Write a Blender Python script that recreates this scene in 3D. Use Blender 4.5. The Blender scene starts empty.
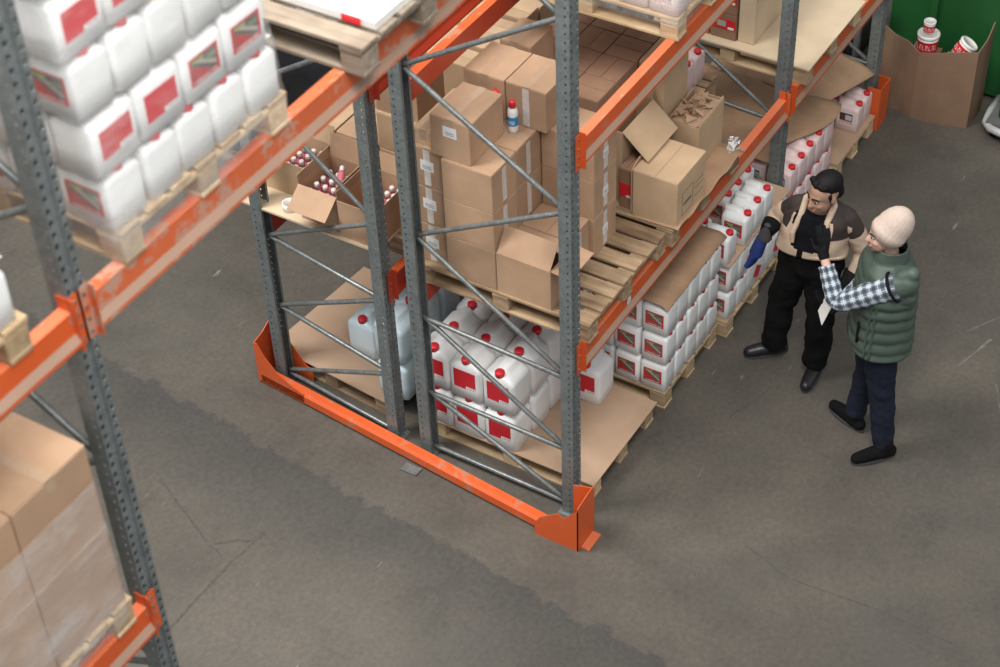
import bpy, math, random
from mathutils import Vector, Matrix
random.seed(7)
C = bpy.context.scene.collection
SC = bpy.context.scene
PI = math.pi

# ------------------------------------------------------------------ camera
F = Vector((0.61903215, 0.40123516, -0.67513668))
Rr = Vector((0.51779618, -0.8548566, -0.03327628))
U = Vector((0.59049666, 0.32898411, 0.73694175))
cd = bpy.data.cameras.new('camera'); cam = bpy.data.objects.new('camera', cd); C.objects.link(cam)
cam.matrix_world = Matrix(((Rr.x, U.x, -F.x, -6.6174), (Rr.y, U.y, -F.y, -3.8148), (Rr.z, U.z, -F.z, 8.4944), (0, 0, 0, 1)))
cd.sensor_width = 36.0; cd.lens = 36.0 * 1818.07 / 1000.0
cd.clip_end = 200; cd.clip_start = 0.1
cd.dof.use_dof = True; cd.dof.focus_distance = 11.8; cd.dof.aperture_fstop = 2.2
SC.camera = cam

# ------------------------------------------------------------------ light
SC.view_settings.view_transform = 'Standard'
SC.view_settings.look = 'None'
SC.view_settings.gamma = 1.0
SC.view_settings.use_curve_mapping = False
SC.view_settings.exposure = 0.86
w = bpy.data.worlds.new('hall_air'); SC.world = w; w.use_nodes = True
w.node_tree.nodes['Background'].inputs['Color'].default_value = (0.90, 0.95, 1.0, 1)
w.node_tree.nodes['Background'].inputs['Strength'].default_value = 0.30

def area(name, loc, sx, sy, power, col=(1.0, 0.97, 0.92), target=None):
    l = bpy.data.lights.new(name, 'AREA'); l.shape = 'RECTANGLE'; l.size = sx; l.size_y = sy
    l.energy = power; l.color = col
    o = bpy.data.objects.new(name, l); C.objects.link(o); o.location = loc
    if target is not None:
        o.rotation_euler = (Vector(target) - Vector(loc)).to_track_quat('-Z', 'Y').to_euler()
    return o
# roof skylight strips and lamps of the hall, high above the racks
area('skylight_strip', (-3.5, 4.5, 11.0), 3.0, 7.0, 820, (1.0, 0.98, 0.95), (-0.5, 1.0, 0))
area('skylight_strip', (-4.5, -3.5, 11.5), 3.0, 5.0, 520, (1.0, 0.98, 0.95), (-1.5, 0.0, 0))
area('skylight_strip', (3.0, 1.5, 11.0), 4.0, 4.0, 70, (1.0, 0.97, 0.93), (2.5, 0.5, 0))

# ------------------------------------------------------------------ materials
MATS = {}
def nodes(name):
    m = bpy.data.materials.new(name); m.use_nodes = True
    nt = m.node_tree; b = nt.nodes['Principled BSDF']
    MATS[name] = m
    return m, nt, b
def N(nt, t, **kw):
    n = nt.nodes.new(t)
    for k, v in kw.items():
        if k in n.inputs: n.inputs[k].default_value = v
        else: setattr(n, k, v)
    return n
def ramp(nt, fac, stops):
    r = nt.nodes.new('ShaderNodeValToRGB'); e = r.color_ramp.elements
    while len(e) > 1: e.remove(e[0])
    e[0].position = stops[0][0]; e[0].color = stops[0][1]
    for p, c in stops[1:]:
        k = e.new(p); k.color = c
    nt.links.new(fac, r.inputs[0]); return r.outputs[0]
def c4(c): return (c[0], c[1], c[2], 1)
def mixc(nt, fac, a, b, mode='MIX'):
    m = nt.nodes.new('ShaderNodeMix'); m.data_type = 'RGBA'; m.blend_type = mode
    for sock, v in ((m.inputs[0], fac), (m.inputs[6], a), (m.inputs[7], b)):
        if hasattr(v, 'is_linked') or isinstance(v, bpy.types.NodeSocket): nt.links.new(v, sock)
        elif isinstance(v, (int, float)): sock.default_value = v
        else: sock.default_value = c4(v)
    return m.outputs[2]
def coords(nt, kind='Object', scale=(1, 1, 1), loc=(0, 0, 0)):
    t = nt.nodes.new('ShaderNodeTexCoord'); mp = nt.nodes.new('ShaderNodeMapping')
    mp.inputs['Scale'].default_value = scale; mp.inputs['Location'].default_value = loc
    nt.links.new(t.outputs[kind], mp.inputs[0]); return mp.outputs[0]
def noise(nt, vec, scale, detail=4, rough=0.55):
    n = nt.nodes.new('ShaderNodeTexNoise'); n.inputs['Scale'].default_value = scale
    n.inputs['Detail'].default_value = detail; n.inputs['Roughness'].default_value = rough
    nt.links.new(vec, n.inputs['Vector']); return n.outputs['Fac']
def bump(nt, b, h, strength=0.2, dist=0.01):
    n = nt.nodes.new('ShaderNodeBump'); n.inputs['Strength'].default_value = strength
    n.inputs['Distance'].default_value = dist
    nt.links.new(h, n.inputs['Height']); nt.links.new(n.outputs[0], b.inputs['Normal'])
def math1(nt, op, a, b=None):
    m = nt.nodes.new('ShaderNodeMath'); m.operation = op
    for i, v in enumerate((a, b)):
        if v is None: continue
        if isinstance(v, bpy.types.NodeSocket): nt.links.new(v, m.inputs[i])
        else: m.inputs[i].default_value = v
    return m.outputs[0]

def mat_plain(name, col, rough=0.6, metal=0.0, var=0.12, nscale=8.0, bumpk=0.0, spec=0.5, sheen=0.0, trans=0.0):
    """colour with fine mottling and a per-object tint"""
    m, nt, b = nodes(name)
    v = coords(nt)
    n = noise(nt, v, nscale)
    lo = tuple(max(0, x * (1 - var)) for x in col); hi = tuple(min(1, x * (1 + var)) for x in col)
    cc = ramp(nt, n, [(0.3, c4(lo)), (0.7, c4(hi))])
    oi = nt.nodes.new('ShaderNodeObjectInfo')
    k = math1(nt, 'MULTIPLY_ADD', oi.outputs['Random'], 0.12)
    nt.nodes[-1].inputs[2].default_value = 0.94
    hs = nt.nodes.new('ShaderNodeHueSaturation'); nt.links.new(cc, hs.inputs['Color']); nt.links.new(k, hs.inputs['Value'])
    nt.links.new(hs.outputs[0], b.inputs['Base Color'])
    b.inputs['Roughness'].default_value = rough; b.inputs['Metallic'].default_value = metal
    b.inputs['Specular IOR Level'].default_value = spec
    if bumpk: bump(nt, b, noise(nt, v, nscale * 6), bumpk, 0.004)
    if trans: b.inputs['Transmission Weight'].default_value = trans
    return m

def mat_cardboard(name, col):
    m, nt, b = nodes(name)
    v = coords(nt); oi = nt.nodes.new('ShaderNodeObjectInfo')
    wv = nt.nodes.new('ShaderNodeVectorMath'); wv.operation = 'ADD'
    cb = nt.nodes.new('ShaderNodeCombineXYZ')
    r10 = math1(nt, 'MULTIPLY', oi.outputs['Random'], 37.0)
    for i in range(3): nt.links.new(r10, cb.inputs[i])
    nt.links.new(v, wv.inputs[0]); nt.links.new(cb.outputs[0], wv.inputs[1])
    n = noise(nt, wv.outputs[0], 5.0, 5)
    f = nt.nodes.new('ShaderNodeTexWave'); f.wave_type = 'BANDS'; f.bands_direction = 'Z'
    f.inputs['Scale'].default_value = 60; f.inputs['Distortion'].default_value = 1.2
    nt.links.new(wv.outputs[0], f.inputs['Vector'])
    cc = ramp(nt, n, [(0.25, c4([x * 0.86 for x in col])), (0.75, c4([min(1, x * 1.12) for x in col]))])
    cc = mixc(nt, 0.06, cc, f.outputs['Color'], 'MULTIPLY')
    k = math1(nt, 'MULTIPLY_ADD', oi.outputs['Random'], 0.2); nt.nodes[-1].inputs[2].default_value = 0.9
    hs = nt.nodes.new('ShaderNodeHueSaturation'); nt.links.new(cc, hs.inputs['Color']); nt.links.new(k, hs.inputs['Value'])
    nt.links.new(hs.outputs[0], b.inputs['Base Color'])
    b.inputs['Roughness'].default_value = 0.78; b.inputs['Specular IOR Level'].default_value = 0.25
    bump(nt, b, noise(nt, v, 9.0, 3), 0.25, 0.006)
    return m

def mat_wood(name, col, dark):
    m, nt, b = nodes(name)
    t = nt.nodes.new('ShaderNodeTexCoord'); oi = nt.nodes.new('ShaderNodeObjectInfo')
    cb = nt.nodes.new('ShaderNodeCombineXYZ'); r = math1(nt, 'MULTIPLY', oi.outputs['Random'], 50.0)
    for i in range(3): nt.links.new(r, cb.inputs[i])
    ad = nt.nodes.new('ShaderNodeVectorMath'); ad.operation = 'ADD'
    nt.links.new(t.outputs['Object'], ad.inputs[0]); nt.links.new(cb.outputs[0], ad.inputs[1])
    mp = nt.nodes.new('ShaderNodeMapping'); mp.inputs['Scale'].default_value = (26, 2.2, 26); nt.links.new(ad.outputs[0], mp.inputs[0])
    n = noise(nt, mp.outputs[0], 1.0, 6, 0.6)
    n2 = noise(nt, ad.outputs[0], 4.0, 3)
    cc = ramp(nt, n, [(0.3, c4(dark)), (0.62, c4(col)), (0.85, c4([min(1, x * 1.15) for x in col]))])
    st = ramp(nt, n2, [(0.35, (0.62, 0.58, 0.55, 1)), (0.6, (1, 1, 1, 1))])
    cc = mixc(nt, 0.7, cc, st, 'MULTIPLY')
    k = math1(nt, 'MULTIPLY_ADD', oi.outputs['Random'], 0.45); nt.nodes[-1].inputs[2].default_value = 0.78
    hs = nt.nodes.new('ShaderNodeHueSaturation'); nt.links.new(cc, hs.inputs['Color']); nt.links.new(k, hs.inputs['Value'])
    nt.links.new(hs.outputs[0], b.inputs['Base Color']); b.inputs['Roughness'].default_value = 0.82
    b.inputs['Specular IOR Level'].default_value = 0.2
    bump(nt, b, n, 0.3, 0.003)
    return m

def mat_paint(name, col, under, amount=0.58, rough=0.42, scale=9.0):
    """painted steel with chipped, scuffed patches"""
    m, nt, b = nodes(name)
    v = coords(nt, scale=(1, 1, 1)); n = noise(nt, v, scale, 8, 0.68); n2 = noise(nt, v, 2.2, 3)
    s = math1(nt, 'ADD', math1(nt, 'MULTIPLY', n, 0.75), math1(nt, 'MULTIPLY', n2, 0.25))
    mk = ramp(nt, s, [(amount, (0, 0, 0, 1)), (amount + 0.05, (1, 1, 1, 1))])
    base = ramp(nt, n2, [(0.3, c4([x * 0.9 for x in col])), (0.7, c4([min(1, x * 1.08) for x in col]))])
    cc = mixc(nt, mk, base, under)
    nt.links.new(cc, b.inputs['Base Color']); b.inputs['Roughness'].default_value = rough
    return m

def mat_galv(name, a, b2, rough=0.42):
    m, nt, b = nodes(name)
    v = coords(nt)
    vo = nt.nodes.new('ShaderNodeTexVoronoi'); vo.inputs['Scale'].default_value = 70
    nt.links.new(v, vo.inputs['Vector'])
    n = noise(nt, v, 12, 6)
    s = math1(nt, 'ADD', math1(nt, 'MULTIPLY', vo.outputs['Color'], 0.35), math1(nt, 'MULTIPLY', n, 0.65))
    cc = ramp(nt, s, [(0.3, c4(a)), (0.65, c4(b2))])
    nt.links.new(cc, b.inputs['Base Color'])
    b.inputs['Metallic'].default_value = 0.35; b.inputs['Roughness'].default_value = rough
    return m

def mat_floor():
    m, nt, b = nodes('concrete')
    v = coords(nt)
    big = noise(nt, v, 0.55, 6, 0.6); mid = noise(nt, v, 2.4, 8, 0.66); fine = noise(nt, v, 28, 6, 0.7)
    base = ramp(nt, big, [(0.3, (0.086, 0.077, 0.064, 1)), (0.5, (0.104, 0.093, 0.078, 1)), (0.7, (0.126, 0.111, 0.092, 1))])
    mm = ramp(nt, mid, [(0.32, (0.80, 0.80, 0.80, 1)), (0.5, (0.97, 0.96, 0.95, 1)), (0.68, (1.10, 1.07, 1.03, 1))])
    cc = mixc(nt, 0.9, base, mm, 'MULTIPLY')
    ff = ramp(nt, fine, [(0.3, (0.74, 0.74, 0.74, 1)), (0.7, (1.22, 1.21, 1.20, 1))])
    cc = mixc(nt, 0.75, cc, ff, 'MULTIPLY')
    # the forklift lane across the rack ends, blackened by tyres
    sep = nt.nodes.new('ShaderNodeSeparateXYZ'); nt.links.new(v, sep.inputs[0])
    jag = noise(nt, v, 5.5, 8, 0.7)
    wob = math1(nt, 'MULTIPLY', math1(nt, 'SUBTRACT', jag, 0.5), 0.42)
    xx = math1(nt, 'ADD', math1(nt, 'ADD', sep.outputs[0], math1(nt, 'MULTIPLY', sep.outputs[1], -0.09)), wob)
    lane = ramp(nt, math1(nt, 'MULTIPLY_ADD', xx, 0.5), [(0.02, (0, 0, 0, 1)), (0.22, (.7, .7, .7, 1)), (0.36, (1, 1, 1, 1)), (0.375, (0, 0, 0, 1))])
    [n for n in nt.nodes if n.type == 'MATH' and n.operation == 'MULTIPLY_ADD'][-1].inputs[2].default_value = 0.71
    cc = mixc(nt, math1(nt, 'MULTIPLY', lane, 0.72), cc, mixc(nt, 1.0, (0.056, 0.054, 0.050), ff, 'MULTIPLY'))
    sp2 = noise(nt, coords(nt, loc=(1.3, 7.1, 0)), 6.0, 6, 0.65)
    sm2 = ramp(nt, sp2, [(0.66, (0, 0, 0, 1)), (0.72, (1, 1, 1, 1))])
    cc = mixc(nt, math1(nt, 'MULTIPLY', sm2, 0.4), cc, (0.06, 0.056, 0.05))
    # grey worn patches
    g = noise(nt, coords(nt, loc=(4.2, 1.7, 0)), 0.8, 5, 0.6)
    gm = ramp(nt, g, [(0.52, (0, 0, 0, 1)), (0.62, (1, 1, 1, 1))])
    cc = mixc(nt, math1(nt, 'MULTIPLY', gm, 0.25), cc, (0.082, 0.079, 0.071))
    # pale scratches
    sc = noise(nt, coords(nt, scale=(1.2, 7, 1), loc=(2, 5, 0)), 3.0, 3, 0.4)
    sm = ramp(nt, sc, [(0.74, (0, 0, 0, 1)), (0.77, (1, 1, 1, 1))])
    cc = mixc(nt, math1(nt, 'MULTIPLY', sm, 0.35), cc, (0.42, 0.39, 0.34))
    sp = noise(nt, v, 90, 2, 0.5)
    spm = ramp(nt, sp, [(0.76, (0, 0, 0, 1)), (0.79, (1, 1, 1, 1))])
    cc = mixc(nt, math1(nt, 'MULTIPLY', spm, 0.5), cc, (0.40, 0.37, 0.33))
    nt.links.new(cc, b.inputs['Base Color'])
    rr = ramp(nt, mid, [(0.3, (0.42, 0.42, 0.42, 1)), (0.7, (0.7, 0.7, 0.7, 1))])
    nt.links.new(rr, b.inputs['Roughness'])
    b.inputs['Specular IOR Level'].default_value = 0.35
    bump(nt, b, fine, 0.15, 0.003)
    return m

def mat_film(name, lo, hi, scale):
    """stretch film: mostly clear, milky where it folds"""
    m, nt, b = nodes(name)
    v = coords(nt, scale=scale)
    n = noise(nt, v, 3.0, 6, 0.65)
    a = ramp(nt, n, [(0.45, (lo, lo, lo, 1)), (0.66, (hi, hi, hi, 1))])
    b.inputs['Base Color'].default_value = (0.93, 0.92, 0.9, 1); b.inputs['Roughness'].default_value = 0.22
    nt.links.new(a, b.inputs['Alpha'])
    bump(nt, b, n, 0.8, 0.02)
    return m

def mat_label(name, kind):
    """printed label, laid out over the label's own face (Y across, Z up)"""
    m, nt, b = nodes(name)
    t = nt.nodes.new('ShaderNodeTexCoord'); sep = nt.nodes.new('ShaderNodeSeparateXYZ'); nt.links.new(t.outputs['Generated'], sep.inputs[0])
    y = math1(nt, 'SUBTRACT', 1.0, sep.outputs[1]); z = sep.outputs[2]
    def rect(y0, y1, z0, z1):
        a = math1(nt, 'MULTIPLY', math1(nt, 'GREATER_THAN', y, y0), math1(nt, 'LESS_THAN', y, y1))
        c = math1(nt, 'MULTIPLY', math1(nt, 'GREATER_THAN', z, z0), math1(nt, 'LESS_THAN', z, z1))
        return math1(nt, 'MULTIPLY', a, c)
    def text(sc_):
        mp = nt.nodes.new('ShaderNodeMapping'); mp.inputs['Scale'].default_value = (1, sc_ * 2.2, sc_); nt.links.new(t.outputs['Generated'], mp.inputs[0])
        n = noise(nt, mp.outputs[0], 2.2, 1); return math1(nt, 'GREATER_THAN', n, 0.52)
    if kind == 'red':
        base = mixc(nt, rect(0.55, 1.0, 0.0, 0.17), (0.62, 0.020, 0.030), (0.85, 0.82, 0.8))
        base = mixc(nt, math1(nt, 'MULTIPLY', rect(0.6, 0.97, 0.03, 0.13), text(9)), base, (0.2, 0.2, 0.2))
        cut = math1(nt, 'MULTIPLY', math1(nt, 'GREATER_THAN', math1(nt, 'ADD', math1(nt, 'MULTIPLY', z, 2.0), y), 0.62), 1.0)
    elif kind == 'pict':
        base = mixc(nt, rect(0.09, 0.92, 0.16, 0.92), (0.55, 0.03, 0.035), (0.12, 0.10, 0.09))
        dg = math1(nt, 'ADD', math1(nt, 'MULTIPLY', z, 1.0), math1(nt, 'MULTIPLY', y, 0.8))
        g1 = math1(nt, 'MULTIPLY', rect(0.12, 0.9, 0.2, 0.9), math1(nt, 'MULTIPLY', math1(nt, 'GREATER_THAN', dg, 0.95), math1(nt, 'LESS_THAN', dg, 1.12)))
        base = mixc(nt, g1, base, (0.42, 0.38, 0.33))
        g2 = math1(nt, 'MULTIPLY', rect(0.12, 0.9, 0.2, 0.9), math1(nt, 'LESS_THAN', dg, 0.78))
        base = mixc(nt, g2, base, (0.50, 0.03, 0.03))
        base = mixc(nt, rect(0.58, 0.9, 0.58, 0.74), base, (0.17, 0.24, 0.13))
        base = mixc(nt, rect(0.12, 0.5, 0.78, 0.9), base, (0.30, 0.38, 0.12))
        base = mixc(nt, math1(nt, 'MULTIPLY', rect(0.1, 0.9, 0.04, 0.14), text(10)), base, (0.8, 0.76, 0.7))
    elif kind == 'pink':
        base = mixc(nt, rect(0.10, 0.9, 0.32, 0.95), (0.82, 0.74, 0.72), (0.10, 0.05, 0.05))
        base = mixc(nt, rect(0.45, 0.86, 0.42, 0.82), base, (0.62, 0.60, 0.60))
        base = mixc(nt, math1(nt, 'MULTIPLY', rect(0.06, 0.94, 0.06, 0.3), text(7)), base, (0.55, 0.03, 0.04))
    elif kind == 'paper':
        base = mixc(nt, math1(nt, 'MULTIPLY', rect(0.15, 0.85, 0.15, 0.55), text(8)), (0.80, 0.80, 0.80), (0.18, 0.18, 0.22))
    elif kind == 'strip':
        base = mixc(nt, rect(0.25, 0.62, 0.25, 0.85), (0.60, 0.02, 0.03), (0.34, 0.40, 0.34))
        base = mixc(nt, rect(0.7, 0.95, 0.05, 0.3), base, (0.85, 0.8, 0.78))
    elif kind == 'blue':
        base = mixc(nt, math1(nt, 'MULTIPLY', rect(0.1, 0.9, 0.2, 0.6), text(5)), (0.02, 0.24, 0.48), (0.7, 0.8, 0.9))
    nt.links.new(base, b.inputs['Base Color']) if isinstance(base, bpy.types.NodeSocket) else None
    b.inputs['Roughness'].default_value = 0.4
    return m

def mat_plaid():
    m, nt, b = nodes('plaid_cloth')
    v = coords(nt, 'UV')
    sep = nt.nodes.new('ShaderNodeSeparateXYZ'); nt.links.new(v, sep.inputs[0])
    def band(s, freq, duty, ph=0.0):
        f = math1(nt, 'FRACT', math1(nt, 'MULTIPLY_ADD', s, freq)); nt.nodes[-2].inputs[2].default_value = ph
        return math1(nt, 'LESS_THAN', f, duty)
    a = band(sep.outputs[0], 8.0, 0.45); c = band(sep.outputs[1], 1.0, 0.42)
    cc = mixc(nt, math1(nt, 'MULTIPLY', a, 0.74), (0.42, 0.49, 0.56), (0.016, 0.022, 0.032))
    cc = mixc(nt, math1(nt, 'MULTIPLY', c, 0.74), cc, (0.022, 0.028, 0.04))
    a2 = band(sep.outputs[0], 8.0, 0.08, 0.35); c2 = band(sep.outputs[1], 1.0, 0.08, 0.35)
    cc = mixc(nt, math1(nt, 'MULTIPLY', math1(nt, 'MAXIMUM', a2, c2), 0.5), cc, (0.75, 0.8, 0.86))
    nt.links.new(cc, b.inputs['Base Color']); b.inputs['Roughness'].default_value = 0.9
    return m

CARD = mat_cardboard('cardboard', (0.455, 0.292, 0.185))
CARD_P = mat_cardboard('cardboard_pale', (0.52, 0.36, 0.225))
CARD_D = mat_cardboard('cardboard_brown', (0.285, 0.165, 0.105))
CARD_K = mat_cardboard('kraft_sheet', (0.42, 0.262, 0.16))
CARD_BIN = mat_cardboard('bin_cardboard', (0.25, 0.155, 0.10))
CARD_IN = mat_cardboard('cardboard_inside', (0.30, 0.175, 0.10))
TAPE = mat_plain('clear_tape', (0.46, 0.315, 0.21), 0.22, var=0.08)
TAPE_W = mat_plain('white_tape', (0.62, 0.57, 0.53), 0.3, var=0.15, nscale=20)
WOOD = mat_wood('pallet_wood', (0.44, 0.315, 0.195), (0.22, 0.14, 0.085))
WOOD_L = mat_wood('fresh_wood', (0.62, 0.46, 0.285), (0.44, 0.30, 0.17))
WOOD_G = mat_wood('weathered_wood', (0.36, 0.295, 0.225), (0.20, 0.155, 0.115))
PLY = mat_plain('plywood', (0.60, 0.47, 0.32), 0.7, var=0.1, nscale=3.0)
BOARD = mat_plain('hardboard', (0.47, 0.315, 0.21), 0.75, var=0.12, nscale=2.5)
GALV = mat_galv('galvanised_steel', (0.15, 0.17, 0.17), (0.235, 0.26, 0.257))
GALV_L = mat_galv('zinc_brace', (0.12, 0.13, 0.128), (0.21, 0.225, 0.22), 0.33)
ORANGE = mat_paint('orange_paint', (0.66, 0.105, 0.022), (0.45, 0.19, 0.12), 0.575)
ORANGE_WORN_LIT = mat_paint('orange_paint_worn_lit', (0.66, 0.16, 0.065), (0.42, 0.26, 0.19), 0.585, 0.5, 16.0)  # scuffed paint, base paled to peach: light on the beam tops is in the colour
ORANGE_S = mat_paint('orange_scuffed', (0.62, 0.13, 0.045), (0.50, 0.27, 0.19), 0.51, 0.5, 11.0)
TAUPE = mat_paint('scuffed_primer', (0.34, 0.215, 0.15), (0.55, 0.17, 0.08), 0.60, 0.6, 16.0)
ORANGE_SHADE = mat_paint('orange_paint_shaded', (0.46, 0.055, 0.022), (0.25, 0.1, 0.07), 0.62)  # beam orange darkened to red, shade painted into the colour
FLOOR = mat_floor()
J_WHITE = mat_plain('white_plastic', (0.83, 0.83, 0.815), 0.38, var=0.03, nscale=4.0)
J_PINK = mat_plain('pink_white_plastic', (0.78, 0.60, 0.58), 0.4, var=0.06, nscale=4.0)
J_BLUE = mat_plain('ice_blue_plastic', (0.66, 0.79, 0.85), 0.3, var=0.06, nscale=4.0)
for mm in (J_WHITE, J_PINK, J_BLUE):
    bb = mm.node_tree.nodes['Principled BSDF']
    bb.inputs['Subsurface Weight'].default_value = 0.0
CAP = mat_plain('red_cap_plastic', (0.70, 0.025, 0.035), 0.35, var=0.08)
L_RED = mat_label('label_red', 'red'); L_PICT = mat_label('label_picture', 'pict'); L_PINK = mat_label('label_pink', 'pink')
L_PAPER = mat_label('label_paper', 'paper'); L_STRIP = mat_label('label_strip', 'strip'); L_BLUE = mat_label('label_blue', 'blue')
FILM = mat_film('stretch_film', 0.10, 0.30, (1.0, 1.0, 2.2))
FILM2 = mat_film('stretch_film_heavy', 0.16, 0.40, (1.0, 1.0, 2.0))
WHITE_B = mat_plain('white_board', (0.82, 0.80, 0.76), 0.5, var=0.03)
BLACK_F = mat_plain('black_film', (0.012, 0.013, 0.016), 0.18, var=0.4, nscale=5, bumpk=0.6)
GREEN = mat_plain('green_paint', (0.014, 0.095, 0.024), 0.45, var=0.12, nscale=2)
GREY_P = mat_plain('grey_pipe', (0.13, 0.13, 0.125), 0.6)
PALE_P = mat_plain('pale_plastic_tube', (0.40, 0.41, 0.40), 0.4)
SKIN1 = mat_plain('skin_tan', (0.46, 0.265, 0.185), 0.5, var=0.06)
SKIN2 = mat_plain('skin_fair', (0.62, 0.38, 0.29), 0.5, var=0.06)
HAIR = mat_plain('black_hair', (0.006, 0.005, 0.005), 0.6, spec=0.25, var=0.4, nscale=60, bumpk=0.5)
BLACK_C = mat_plain('black_cloth', (0.0065, 0.006, 0.006), 0.9, spec=0.15, var=0.3, nscale=10, bumpk=0.4)
BROWN_C = mat_plain('dark_brown_cloth', (0.042, 0.028, 0.024), 0.8, var=0.2, nscale=10)
BEIGE_C = mat_plain('beige_cloth', (0.56, 0.42, 0.31), 0.85, var=0.1, nscale=14, bumpk=0.4)
TEE = mat_plain('black_tee', (0.006, 0.006, 0.008), 0.9, spec=0.15, var=0.3)
GLOVE_K = mat_plain('black_glove', (0.006, 0.006, 0.007), 0.85, spec=0.2, var=0.4, nscale=25, bumpk=0.4)
GLOVE_G = mat_plain('grey_glove', (0.055, 0.052, 0.055), 0.85, var=0.2)
GLOVE_B = mat_plain('blue_glove', (0.018, 0.045, 0.21), 0.55, var=0.2)
BOOT = mat_plain('black_leather', (0.011, 0.011, 0.013), 0.38, var=0.3)
JEANS = mat_plain('navy_denim', (0.013, 0.017, 0.030), 0.9, spec=0.2, var=0.2, nscale=30, bumpk=0.3)
VEST = mat_plain('green_quilt', (0.062, 0.090, 0.070), 0.5, var=0.12, nscale=14, bumpk=0.3)
HAT = mat_plain('cream_knit', (0.58, 0.465, 0.39), 0.95, var=0.08, nscale=60)
PLAID = mat_plaid()
LIPS = mat_plain('lips', (0.36, 0.15, 0.12), 0.5)
EYE_W = mat_plain('eye_white', (0.7, 0.68, 0.66), 0.3)

# ------------------------------------------------------------------ mesh helpers
class MB:
    def __init__(s): s.v = []; s.f = []; s.mi = []; s.m = 0; s.uv = {}
    def quad(s, a, b, c, d):
        i = len(s.v); s.v += [tuple(a), tuple(b), tuple(c), tuple(d)]; s.f.append((i, i + 1, i + 2, i + 3)); s.mi.append(s.m)
    def box(s, x0, x1, y0, y1, z0, z1, M=None):
        i = len(s.v)
        p = [(x0, y0, z0), (x1, y0, z0), (x1, y1, z0), (x0, y1, z0), (x0, y0, z1), (x1, y0, z1), (x1, y1, z1), (x0, y1, z1)]
        if M is not None: p = [tuple(M @ Vector(q)) for q in p]
        s.v += p
        for f in ((3, 2, 1, 0), (4, 5, 6, 7), (0, 1, 5, 4), (1, 2, 6, 5), (2, 3, 7, 6), (3, 0, 4, 7)):
            s.f.append(tuple(i + k for k in f)); s.mi.append(s.m)
    def rings(s, rings, caps=True):
        n = len(rings[0]); i = len(s.v)
        for r in rings: s.v += [tuple(p) for p in r]
        for k in range(len(rings) - 1):
            for j in range(n):
                a = i + k * n + j; b = i + k * n + (j + 1) % n
                s.f.append((a, b, b + n, a + n)); s.mi.append(s.m)
        if caps:
            s.f.append(tuple(i + j for j in reversed(range(n)))); s.mi.append(s.m)
            e = i + (len(rings) - 1) * n
            s.f.append(tuple(e + j for j in range(n))); s.mi.append(s.m)
    def tube(s, pts, radii, n=10, caps=True, flat=1.0, up=None):
        """swept circle along a polyline; radii number or list"""
        pts = [Vector(p) for p in pts]
        if not isinstance(radii, (list, tuple)): radii = [radii] * len(pts)
        rs = []; prev = None
        for k, p in enumerate(pts):
            t = (pts[min(k + 1, len(pts) - 1)] - pts[max(k - 1, 0)]).normalized()
            if prev is None:
                a = Vector((0, 0, 1)) if abs(t.z) < 0.9 else Vector((1, 0, 0))
                if up is not None: a = Vector(up)
                x = (a - t * a.dot(t)).normalized()
            else:
                x = (prev - t * prev.dot(t)).normalized()
            prev = x; y = t.cross(x)
            rs.append([p + x * (radii[k] * math.cos(2 * PI * j / n)) + y * (radii[k] * flat * math.sin(2 * PI * j / n)) for j in range(n)])
        s.rings(rs, caps)
    def capsule(s, p0, r0, p1, r1, n=14, m=5):
        p0 = Vector(p0); p1 = Vector(p1); t = (p1 - p0).normalized()
        a = Vector((0, 0, 1)) if abs(t.z) < 0.9 else Vector((1, 0, 0))
        x = (a - t * a.dot(t)).normalized(); y = t.cross(x); rs = []
        for k in range(m + 1):
            an = -PI / 2 + (PI / 2) * k / m + (1e-3 if k == 0 else 0)
            rs.append((p0 + t * (r0 * math.sin(an)), r0 * math.cos(an)))
        for k in range(m + 1):
            an = (PI / 2) * k / m - (1e-3 if k == m else 0)
            rs.append((p1 + t * (r1 * math.sin(an)), r1 * math.cos(an)))
        s.rings([[c + x * (r * math.cos(2 * PI * j / n)) + y * (r * math.sin(2 * PI * j / n)) for j in range(n)] for c, r in rs])
    def chain(s, pr, n=14):
        for (a, ra), (b, rb) in zip(pr[:-1], pr[1:]): s.capsule(a, ra, b, rb, n)
    def ell(s, c, r, M=None, n=16, m=10):
        c = Vector(c); rs = []
        for k in range(m + 1):
            an = -PI / 2 + PI * k / m; an = max(-PI / 2 + 1e-2, min(PI / 2 - 1e-2, an)); ring = []
            for j in range(n):
                q = Vector((r[0] * math.cos(an) * math.cos(2 * PI * j / n), r[1] * math.cos(an) * math.sin(2 * PI * j / n), r[2] * math.sin(an)))
                if M is not None: q = M @ q
                ring.append(c + q)
            rs.append(ring)
        s.rings(rs)
    def mesh(s, name, mats, smooth=False, off=(0, 0, 0)):
        me = bpy.data.meshes.new(name)
        o = Vector(off)
        me.from_pydata([tuple(Vector(p) - o) for p in s.v], [], s.f)
        if not isinstance(mats, (list, tuple)): mats = [mats]
        for m in mats: me.materials.append(m)
        me.polygons.foreach_set('material_index', s.mi)
        if smooth: me.polygons.foreach_set('use_smooth', [True] * len(me.polygons))
        me.update(); return me
    def build(s, name, mats, parent=None, smooth=False, off=(0, 0, 0)):
        return put(name, s.mesh(name, mats, smooth, off), parent)

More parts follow.
